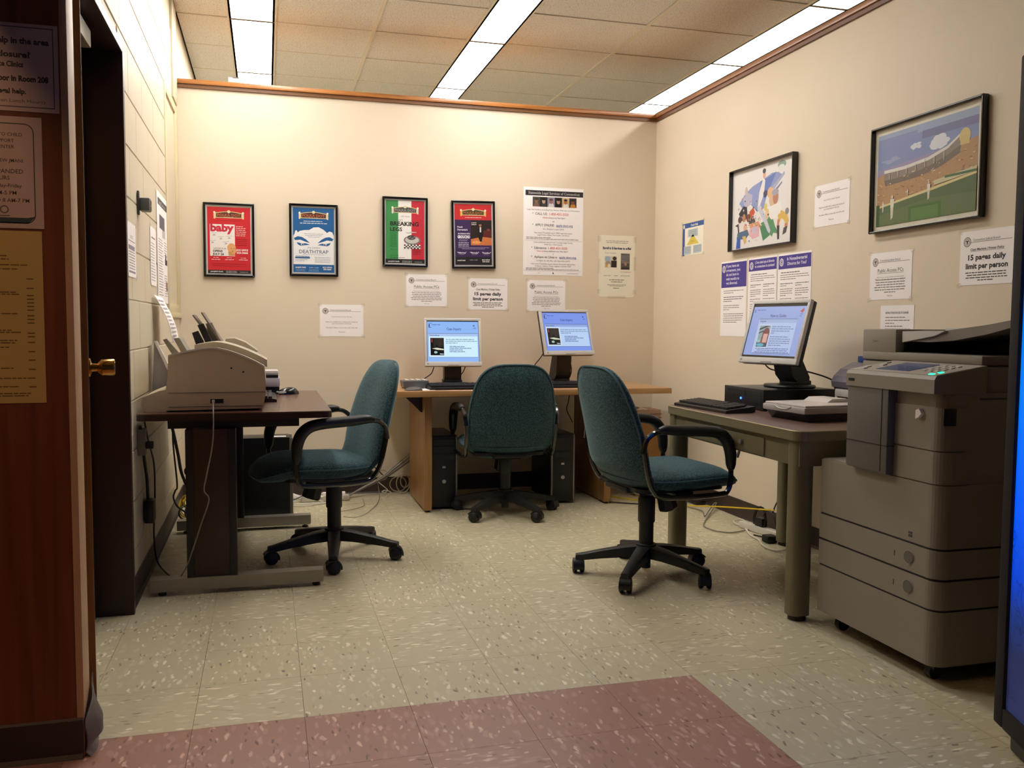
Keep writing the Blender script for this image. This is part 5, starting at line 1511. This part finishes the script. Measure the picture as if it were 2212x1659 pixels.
# ================================================================== copier
cp = thing('copier', 'large grey multifunction copier standing at the right wall by the vending machine', 'copier', (0, 0, 0))
cx0, cx1, cy0, cy1 = 2.0, 2.66, 2.262, 2.868
def rb(x0, x1, y0, y1, z0, z1, r=.045, mb=None, mi=0):
    """box with only its front-near vertical corner rounded"""
    poly = rrect(x0, x1, y0, y1, r, 7, (0, 0, 1, 0))
    return (mb or MB()).prism(poly, 'z', z0, z1, mi)
body = rb(cx0+.006, cx1, cy0+.004, cy1-.004, .060, .640)
rb(cx0+.006, cx1, cy0+.004, 2.700, .640, .925, mb=body)
body.box(cx0+.12, cx1, 2.70, cy1-.004, .640, .70)
obj('body', body, M_COP, cp)
obj('front_door', rb(cx0, cx0+.30, cy0, cy1, .437, .636), M_COP, cp)
for i, (z0, z1) in enumerate(((.341, .430), (.243, .333))):
    d = obj('paper_drawer', rb(cx0-.002, cx0+.34, cy0-.001, cy1, z0, z1), M_COP, cp)
    obj('drawer_button', MB().cyl((cx0-.002, 2.385, (z0+z1)/2), (cx0-.005, 2.385, (z0+z1)/2), .021, .0205, n=24), M_COPD, d)
    obj('drawer_ring', MB().tube([(cx0-.003, 2.385+.0225*math.cos(a), (z0+z1)/2+.0225*math.sin(a)) for a in [2*PI*k/24 for k in range(24)]], .0012, 5, closed=True, smooth_path=False), M_COPL, d)
    obj('drawer_mark', MB().box(cx0-.003, cx0-.0015, 2.452, 2.455, (z0+z1)/2-.012, (z0+z1)/2+.006), M_DGREY, d)
obj('lower_cabinet', rb(cx0-.002, cx0+.36, cy0-.001, cy1, .062, .236), M_COP, cp)
sp_ = MB()
for z in (.4335, .337, .2395): sp_.prism(rrect(cx0+.003, cx0+.35, cy0+.002, cy1-.002, .043, 7, (0, 0, 1, 0)), 'z', z-.004, z+.004)
obj('drawer_gap', sp_, M_BLACK, cp)
obj('recycle_mark', MB().box(cx0-.0012, cx0, 2.376, 2.392, .452, .460).box(cx0-.0012, cx0, 2.376, 2.392, .463, .470), M_DGREY, cp)
obj('upper_door', rb(cx0, cx0+.10, cy0, 2.475, .745, .880), M_COP, cp)
obj('middle_panel', rb(cx0, cx0+.10, cy0, 2.475, .640, .741), M_COP, cp)
tn = obj('toner_cover', MB().box(cx0-.030, cx0+.03, 2.475, 2.690, .640, .935, .010), M_COPD, cp)
obj('cover_joint', MB().box(cx0-.0315, cx0+.02, 2.474, 2.691, .735, .737).box(cx0-.0315, cx0-.028, 2.503, 2.505, .650, .935), M_BLACK, tn)
obj('card_slot', MB().box(cx0+.004, cx0+.05, cy0-.0015, cy0+.004, .825, .878, .001), M_BLACK, cp)
st = MB()
st.prism([(2.353, .845), (2.341, .858), (2.353, .872), (2.367, .866), (2.367, .838)], 'x', cx0-.012, cx0)
obj('white_sticker', st, M_PAPER, cp)
# control panel wedge
cpn = MB()
cpn.prism([(1.965, .925), (1.965, .968), (1.972, .980), (2.16, 1.010), (2.16, .925)], 'y', cy0, 2.690)
ct = obj('control_console', cpn, M_COP, cp)
ck = MB()
def onp(x, dz=.0): return .980+(x-1.972)*(.030/.188)+dz
def slab_on(mb, xa, xb, ya, yb, h=.002, mi=0):
    mb.add([(xa, ya, onp(xa)), (xb, ya, onp(xb)), (xb, yb, onp(xb)), (xa, yb, onp(xa)), (xa, ya, onp(xa, h)), (xb, ya, onp(xb, h)), (xb, yb, onp(xb, h)), (xa, yb, onp(xa, h))],
           [(4, 5, 6, 7), (0, 1, 5, 4), (1, 2, 6, 5), (2, 3, 7, 6), (3, 0, 4, 7)], mi)
slab_on(ck, 1.976, 2.156, cy0+.004, 2.686, .0015)
obj('console_plate', ck, M_COPL, ct)
k2 = MB(); slab_on(k2, 2.005, 2.125, 2.425, 2.585, .003); obj('touch_screen', k2, mat('dim_blue_screen', '2a3450', .2, emit='38486e', es=.25), ct)
k3 = MB()
for (xa, ya) in ((1.99, 2.63), (2.02, 2.65), (2.06, 2.62), (2.10, 2.65)): slab_on(k3, xa, xa+.018, ya, ya+.018, .005)
for i in range(4):
    for j in range(3): slab_on(k3, 2.02+i*.026, 2.036+i*.026, 2.315+j*.028, 2.333+j*.028, .005)
obj('console_key', k3, M_SILV2, ct)
k4 = MB(); slab_on(k4, 1.978, 1.990, 2.288, 2.305, .004); slab_on(k4, 2.008, 2.020, 2.286, 2.300, .004)
obj('green_light', k4, mat('green_led', '11aa66', .3, emit='20f0a8', es=2.5), ct)
obj('usb_port', MB().box(1.9635, 1.966, 2.645, 2.675, .942, .952), M_BLACK, ct)
obj('scanner_deck', MB().box(2.165, cx1, cy0+.01, cy1, .925, 1.004, .004), M_COP, cp)
# document feeder lid
lidp = MB().box(2.165, cx1, 2.290, 2.872, 1.010, 1.040, .005)
ll = obj('lid', lidp, M_COP, cp)
obj('lid_gap', MB().box(2.175, cx1-.01, 2.30, 2.865, 1.003, 1.011), M_BLACK, cp)
fd = MB().box(2.165, cx1-.03, 2.690, 2.872, 1.036, 1.122, .006)
fd.box(2.50, cx1-.02, 2.29, 2.70, 1.036, 1.118, .006)
obj('feeder_block', fd, M_COP, cp)
obj('feeder_mouth', MB().box(2.20, 2.50, 2.675, 2.692, 1.045, 1.112), M_BLACK, cp)
obj('output_recess', MB().box(2.19, 2.50, 2.31, 2.69, 1.0395, 1.042), M_BLACK, cp)
tray = MB().prism([(2.672, 1.080), (2.672, 1.112), (2.50, 1.116), (2.30, 1.138), (2.17, 1.158), (2.17, 1.138), (2.30, 1.108), (2.44, 1.086), (2.56, 1.078)], 'x', 2.19, 2.52)
obj('input_tray', tray, mat('tray_grey', '827b73', .5), cp)
obj('tray_edge', MB().prism([(2.675, 1.076), (2.675, 1.1145), (2.56, 1.118), (2.47, 1.118), (2.52, 1.100)], 'x', 2.180, 2.20), M_SILV2, cp)
obj('paper_slider', MB().box(2.26, 2.30, 2.48, 2.56, 1.118, 1.128, .002), M_SILV2, cp)
# near side recesses
ns = MB()
for (a, b, z0, z1) in ((2.25, 2.50, .855, .866), (2.14, 2.50, .905, .908), (2.24, 2.50, .655, .657), (2.24, 2.50, .437, .440), (2.20, 2.50, .414, .416), (2.30, 2.50, .352, .360), (2.24, 2.50, .30, .304)):
    ns.box(a, b, cy0+.002, cy0+.0045, z0, z1)
obj('side_groove', ns, M_BLACK, cp)
cs = MB()
for (x, y) in ((2.06, 2.33), (2.06, 2.80), (2.60, 2.33), (2.60, 2.80)):
    cs.cyl((x, y-.012, .024), (x, y+.012, .024), .024, n=16); cs.box(x-.015, x+.015, y-.02, y+.02, .03, .062)
cs.box(cx0+.03, cx1-.03, cy0+.03, cy1-.03, .045, .062)
obj('caster', cs, M_BLACK, cp)
P = Print()
P.text(0, 0, 'Canon', .012, '6f6a60', bold=.02)
P.make(ll, Mx=Matrix.Translation((2.1645, 2.80, 1.075)) @ Matrix.Rotation(-PI/2, 4, 'Z') @ Matrix.Rotation(PI/2, 4, 'X'), name='lettering')

# ================================================================== vending machine at the right edge
va = math.radians(90+21)
vm = thing('vending_machine', 'tall vending machine with glowing blue front at the right edge', 'vending machine', (1.900, 1.905, 0), (0, 0, math.radians(-90-21)))
# local +X runs along the front toward the camera, local +Y points away behind the front
Wv, Dv, Hv = .94, .72, 1.83
def vbox(*a, **k): return MB().box(*a, **k)
obj('cabinet', MB().box(.012, Wv-.012, .03, Dv, .06, Hv-.01, .006), mat('vending_dark_cabinet', '1f1d20', .45), vm)
fr = MB()
fr.box(0, .050, -.012, .035, .065, Hv, .006).box(Wv-.05, Wv, -.012, .035, .065, Hv, .006)
fr.box(.05, Wv-.05, -.012, .035, Hv-.06, Hv, .006).box(.05, Wv-.05, -.012, .035, .065, .120, .006)
obj('door_frame', fr, mat('vending_grey_frame', '2a2728', .7, spec=.15), vm)
M_VEN = bpy.data.materials.new('lit_blue_panel'); M_VEN.use_nodes = True
def _ven():
    n, l = nt(M_VEN); b = n['Principled BSDF']
    b.inputs['Base Color'].default_value = (.004, .02, .12, 1); b.inputs['Roughness'].default_value = .5; b.inputs['Specular IOR Level'].default_value = .12
    tc = n.new('ShaderNodeTexCoord'); sx = n.new('ShaderNodeSeparateXYZ'); l.new(tc.outputs['Object'], sx.inputs[0])
    r = n.new('ShaderNodeValToRGB')
    e = r.color_ramp.elements
    e[0].position = .0; e[0].color = (.02, .022, .06, 1)
    e[1].position = 1; e[1].color = (0, .19, .95, 1)
    for p_, c_ in ((.10, (.016, .018, .055, 1)), (.16, (.010, .03, .18, 1)), (.22, (.0, .05, .6, 1)), (.34, (.0, .10, 1, 1)), (.52, (.0, .20, 1, 1))):
        q = e.new(p_); q.color = c_
    mr = n.new('ShaderNodeMapRange'); mr.inputs['From Min'].default_value = .12; mr.inputs['From Max'].default_value = 1.77
    l.new(sx.outputs[2], mr.inputs['Value']); l.new(mr.outputs[0], r.inputs[0])
    v = n.new('ShaderNodeTexVoronoi'); v.feature = 'DISTANCE_TO_EDGE'; v.inputs['Scale'].default_value = 26
    no = n.new('ShaderNodeTexNoise'); no.inputs['Scale'].default_value = 14
    ad = n.new('ShaderNodeVectorMath'); ad.operation = 'MULTIPLY_ADD'; ad.inputs[1].default_value = (.12, .12, .12)
    l.new(no.outputs['Color'], ad.inputs[0]); l.new(tc.outputs['Object'], ad.inputs[2]); l.new(ad.outputs[0], v.inputs['Vector'])
    d = n.new('ShaderNodeMapRange'); d.inputs['From Min'].default_value = .02; d.inputs['From Max'].default_value = .06; d.inputs['To Min'].default_value = .55; d.inputs['To Max'].default_value = 1
    l.new(v.outputs['Distance'], d.inputs['Value'])
    no2 = n.new('ShaderNodeTexNoise'); no2.inputs['Scale'].default_value = 6; l.new(tc.outputs['Object'], no2.inputs['Vector'])
    g = n.new('ShaderNodeMath'); g.operation = 'GREATER_THAN'; g.inputs[1].default_value = .56; l.new(no2.outputs['Fac'], g.inputs[0])
    mx = n.new('ShaderNodeMix'); mx.inputs['A'].default_value = 1; l.new(g.outputs[0], mx.inputs['Factor']); l.new(d.outputs[0], mx.inputs['B'])
    m2 = n.new('ShaderNodeVectorMath'); m2.operation = 'SCALE'; l.new(r.outputs[0], m2.inputs[0]); l.new(mx.outputs['Result'], m2.inputs['Scale'])
    l.new(m2.outputs[0], b.inputs['Emission Color']); b.inputs['Emission Strength'].default_value = 1.0
_ven()
obj('lit_panel', MB().box(.050, Wv-.05, -.002, .03, .120, Hv-.06), M_VEN, vm)
obj('base_step', MB().box(.03, Wv-.03, .02, Dv-.02, 0, .06, .008), M_BLACK, vm)

# small clear box on the cap
cc = thing('clear_box', 'small clear plastic box sitting on top of the back partition cap', 'box', (-.168, YB+.02, 2.63))
obj('shell', MB().box(-.046, .046, -.03, .03, 0, .035, .003), mat('clear_plastic', 'cfd2d6', .12, alpha=.75), cc)
obj('dark_clip', MB().box(-.020, .020, -.032, -.028, .031, .036), M_DGREY, cc)

# ================================================================== cables, strips
def cable(label, pts, r, m, name='cable', group=None, cat='cable', n=6, parts=None):
    o = obj(name, MB().tube(pts, r, n), m)
    tag(o, label, cat, group); return o
cable('thick black cable bundle hanging behind the walnut table near block wall', [(-.50, 5.10, .69), (-.505, 5.10, .60), (-.49, 5.12, .50), (-.475, 5.14, .40), (-.465, 5.16, .316), (-.45, 5.20, .25), (-.43, 5.24, .184), (-.40, 5.26, .11), (-.35, 5.28, .02)], .009, M_CABK)
cable('black cable making a small loop beside the walnut table pedestal', [(-.49, 5.08, .69), (-.50, 5.12, .50), (-.486, 5.16, .245), (-.50, 5.2, .20), (-.51, 5.2, .16), (-.49, 5.2, .11), (-.44, 5.2, .07), (-.38, 5.22, .02)], .005, M_CABK)
cable('thin dark cord looping from behind the walnut pedestal', [(-.33, 5.2, .36), (-.40, 5.2, .352), (-.444, 5.2, .321), (-.442, 5.2, .288), (-.40, 5.2, .26), (-.34, 5.2, .25)], .0045, M_CABK)
R = random.Random(3)
yc_ = MB()
for i in range(9):
    cx, cy, cz = -.42+R.uniform(-.035, .05), 5.36+R.uniform(-.03, .03), .075+R.uniform(-.01, .03)
    rx, rz = R.uniform(.035, .065), R.uniform(.03, .06)
    ta = R.uniform(-.6, .6)
    yc_.tube([(cx+rx*math.cos(a)*math.cos(ta)-rz*math.sin(a)*math.sin(ta), cy+.04*math.sin(a+i), max(.006, cz+rx*math.cos(a)*math.sin(ta)*.6+rz*math.sin(a))) for a in [2*PI*k/10 for k in range(10)]], .0042, 6, closed=True, sub=4)
tag(obj('cable_coil', yc_, M_CABY), 'tangled yellow network cable coil on the floor at block wall corner', 'cable')
bc_ = MB()
for i in range(3):
    cx, cz = -.42+R.uniform(-.03, .03), .055
    bc_.tube([(cx+.05*math.cos(a), 5.30+.03*math.sin(a+i), max(.006, cz+.04*math.sin(a))) for a in [2*PI*k/10 for k in range(10)]], .005, 6, closed=True, sub=3)
tag(obj('cable_coil', bc_, M_CABK), 'black cable coil in front of yellow cable at block wall', 'cable')
cable('dark cable running down block wall nearest the door frame', [(XL+.012, 4.10, .70), (XL+.014, 4.20, .60), (XL+.014, 4.37, .48), (XL+.012, 4.404, .344), (XL+.016, 4.33, .24), (XL+.016, 4.303, .169), (XL+.02, 4.30, .08), (-.49, 4.30, .02), (-.44, 4.17, .008), (-.375, 4.02, .008)], .004, M_CABK)
cable('second dark cable on the block wall dropping below an outlet box', [(XL+.012, 3.95, .70), (XL+.016, 4.02, .56), (XL+.016, 4.10, .45), (XL+.016, 4.12, .36)], .007, M_CABK)
ob_ = thing('outlet_box', 'dim grey outlet box low on the block wall under the walnut table', 'outlet', (XL, 3.98, .63))
obj('box', MB().box(.001, .03, -.035, .035, -.055, .055, .004), mat('dim_outlet', '7d7260', .5), ob_)
obj('plug', MB().box(.03, .06, -.015, .015, -.03, .0, .004), M_BLACK, ob_)
ad_ = tag(obj('power_adapter', MB().box(XL+.004, XL+.045, 4.07, 4.15, .26, .36, .008), M_BLACK), 'black power adapter hanging against block wall near the floor', 'adapter')
# back wall floor tangle
ps = thing('power_strip', 'off-white power strip on the floor against the back wall baseboard', 'power strip', (0, 0, 0))
obj('strip_body', MB().box(.20, .50, 5.70, 5.755, .002, .035, .005), mat('offwhite_plastic', 'cfcabc', .4), ps)
pp = MB()
for i in range(5): pp.box(.225+i*.055, .255+i*.055, 5.712, 5.742, .035, .055, .003)
obj('plug', pp, M_PAPER, ps)
wc = MB()
for i in range(5):
    yy = 5.74+i*.018
    wc.tube([(.02, yy, .012+.006*i), (.12, yy+.02*math.sin(i), .03+.005*i), (.22, yy-.02, .02), (.32, yy-.04*math.cos(i), .03), (.40, 5.72, .05)], .0042, 6)
wc.tube([(.13, 5.64, .008), (.10, 5.60, .008), (.18, 5.56, .008), (.30, 5.60, .008), (.40, 5.66, .010), (.46, 5.70, .02)], .004, 6)
wc.tube([(.10, 5.68, .01), (.16, 5.62, .01), (.26, 5.60, .012), (.33, 5.64, .012), (.28, 5.70, .014), (.18, 5.71, .012), (.10, 5.68, .01)], .0042, 6)
tag(obj('cable_tangle', wc, M_CABW), 'tangle of white cables on the floor behind the left chair', 'cable')
cable('short black cord lying over the white cables on the floor', [(.10, 5.66, .02), (.16, 5.67, .03), (.21, 5.70, .045), (.25, 5.71, .05)], .004, M_CABK)
tg = MB()
for i, (dy, dz) in enumerate(((0, 0), (.012, .006), (-.008, .012), (.006, .018), (.014, -.004))):
    tg.tube([(.505, 5.78+dy, .016+dz*.2), (.60, 5.83+dy*.5, .05+dz*.5), (.735, 5.85+dy, .104+dz*1.2), (.82, 5.86+dy, .158+dz*2), (.93, 5.86+dy, .235+dz*2.4)], .0048, 6)
tag(obj('cable_bundle', tg, M_CABG), 'grey cable bundle rising from the power strip to behind the oak desk panel', 'cable')
lp_ = MB()
for (cx, cz, rx, rz, dy) in ((.865, .075, .045, .062, .0), (.880, .085, .030, .042, .02), (.835, .065, .055, .050, .03)):
    lp_.tube([(cx+rx*math.cos(a), 5.83+dy, max(.006, cz+rz*math.sin(a))) for a in [2*PI*k/12 for k in range(12)]], .004, 6, closed=True, sub=3)
lp_.tube([(.695+.034*math.cos(a)+.04, 5.885, .125+.034*math.sin(a)) for a in [2*PI*k/12 for k in range(12)]], .0025, 6, closed=True, sub=3)
tag(obj('cable_coil', lp_, M_CABB), 'beige cable loops on the floor at the left panel of the oak desk', 'cable')
cable('pale twisted tie wires hanging under the grey cable bundle', [(.70, 5.83, .09), (.735, 5.82, .06), (.76, 5.82, .035), (.74, 5.82, .02), (.72, 5.80, .03), (.745, 5.79, .04), (.78, 5.80, .02), (.735, 5.74, .008), (.745, 5.72, .008)], .003, M_CABW)
cable('thin dark cord with a corner bend on floor by left chair column', [(.42, 5.352, .006), (.50, 5.40, .006), (.56, 5.47, .006), (.575, 5.52, .006), (.58, 5.60, .006), (.585, 5.70, .006)], .0025, M_CABB)
cable('thin cord curving on the floor towards back baseboard', [(.42, 5.20, .006), (.48, 5.16, .006), (.54, 5.22, .006), (.60, 5.36, .006), (.66, 5.55, .006), (.70, 5.78, .01), (.70, 5.88, .09)], .002, M_CABG)
cable('black lead crossing behind the left chair back to the loops', [(.66, 5.87, .20), (.70, 5.87, .165), (.735, 5.86, .13), (.78, 5.86, .11)], .004, M_CABK)
# right side
cable('taut yellow cable stretched above the floor beyond the right chair', [(2.15, 5.40, .012), (2.30, 5.20, .012), (2.42, 5.00, .02), (2.52, 4.75, .055), (2.55, 4.60, .080), (2.57, 4.35, .12), (2.58, 4.10, .16)], .0042, M_CABY, n=6)
cable('dark cord on the floor at foot of the oak right panel', [(2.10, 5.24, .006), (2.20, 5.17, .006), (2.32, 5.10, .006)], .004, M_CABK)
cable('grey zigzag cord on the floor under the tan steel desk', [(2.52, 4.98, .006), (2.55, 4.85, .006), (2.49, 4.70, .006), (2.56, 4.78, .02), (2.66, 4.90, .035), (2.665, 4.885, .035), (2.50, 4.68, .008), (2.39, 4.52, .006), (2.36, 4.44, .006), (2.375, 4.34, .006), (2.44, 4.29, .006), (2.54, 4.32, .006), (2.60, 4.33, .01)], .0038, M_CABG)
ps = thing('power_strip', 'white power strip with black plug on the floor under the tan steel desk', 'power strip', (2.60, 4.25, 0), (0, 0, math.radians(-82)))
obj('strip_body', MB().box(-.17, .17, -.026, .026, .001, .038, .006), mat('offwhite_plastic', 'cfcabc', .4), ps)
obj('plug', MB().box(-.04, .02, -.018, .018, .038, .085, .004), M_BLACK, ps)
lw = MB()
for i in range(2):
    lw.tube([(2.60+.0*i+.01*math.sin(a), 4.27-.055*math.cos(a)+.012*i, .078+.062*math.sin(a)) for a in [2*PI*k/12 for k in range(12)]], .0042, 6, closed=True, sub=3)
lw.tube([(2.60, 4.24, .10), (2.60, 4.20, .14), (2.60, 4.14, .12), (2.60, 4.10, .04), (2.60, 4.06, .012), (2.56, 4.12, .008), (2.52, 4.20, .008)], .0042, 6)
lw.tube([(2.63, 4.20, .12), (2.64, 4.16, .20), (2.65, 4.11, .205), (2.65, 4.07, .15), (2.64, 4.05, .16)], .004, 6)
tag(obj('cable_coil', lw, M_CABK), 'black cable loops standing around the white power strip', 'cable')
cable('white cable bending on the floor and rising behind tan desk leg', [(2.53, 4.30, .02), (2.50, 4.20, .01), (2.49, 4.10, .008), (2.455, 4.014, .008), (2.440, 3.92, .008), (2.47, 3.86, .010), (2.53, 3.87, .03), (2.560, 3.90, .10), (2.575, 3.92, .20), (2.58, 3.93, .30)], .0055, M_CABW)
cable('short white cord looping left of the power strip', [(2.60, 4.42, .03), (2.60, 4.48, .03), (2.57, 4.50, .015), (2.56, 4.46, .012), (2.565, 4.42, .012)], .005, M_CABW)
tag(obj('power_adapter', MB().box(2.60, 2.668, 5.02, 5.16, .002, .03, .006), M_BLACK), 'black power adapter on the floor at right baseboard beyond the chair', 'adapter')
tag(obj('power_adapter', MB().box(2.50, 2.56, 4.03, 4.09, .002, .04, .008), M_BLACK), 'black power adapter beside the rear leg of tan steel desk', 'adapter')
# monitor leads
cable('dark lead curving from the left monitor to the desk phone', [(1.060, 5.70, .895), (1.055, 5.73, .86), (1.040, 5.75, .81), (.99, 5.74, .775), (.945, 5.55, .765), (.93, 5.43, .77)], .0035, M_DKFRAME)
cable('dark lead looping under the right side of left monitor', [(1.265, 5.70, .895), (1.268, 5.74, .86), (1.25, 5.76, .81), (1.215, 5.76, .785), (1.185, 5.75, .79)], .0035, M_DKFRAME)
cable('dark lead at the left of the right desk monitor', [(1.815, 5.75, .95), (1.80, 5.78, .91), (1.765, 5.80, .86), (1.73, 5.80, .80)], .0035, M_DKFRAME)
cable('dark lead hanging right of the right desk monitor neck', [(2.01, 5.77, .93), (2.022, 5.80, .88), (2.035, 5.81, .82), (2.02, 5.81, .77), (2.00, 5.80, .765), (1.985, 5.79, .785)], .0035, M_DKFRAME)
cable('dark lead below the oak desktop hanging at the right panel', [(2.038, 5.85, .69), (2.025, 5.84, .60), (2.012, 5.84, .548), (2.03, 5.83, .50), (2.05, 5.82, .455)], .0035, M_CABK)
cable('black lead with ferrite bead under the how to guides monitor', [(2.33, 3.90, .985), (2.37, 3.90, .955), (2.42, 3.92, .92), (2.50, 3.90, .90), (2.53, 3.87, .892)], .0035, M_CABK)
tag(obj('ferrite_bead', MB().cyl((2.350, 3.90, .968), (2.378, 3.905, .948), .010, n=14), M_BLACK), 'black ferrite bead on lead below the how to guides monitor', 'bead')
cable('black lead arching from how to guides monitor down to the wall', [(2.50, 3.78, .92), (2.56, 3.76, .905), (2.61, 3.72, .885), (2.66, 3.68, .85), (2.675, 3.66, .80), (2.672, 3.64, .75)], .0038, M_CABK)
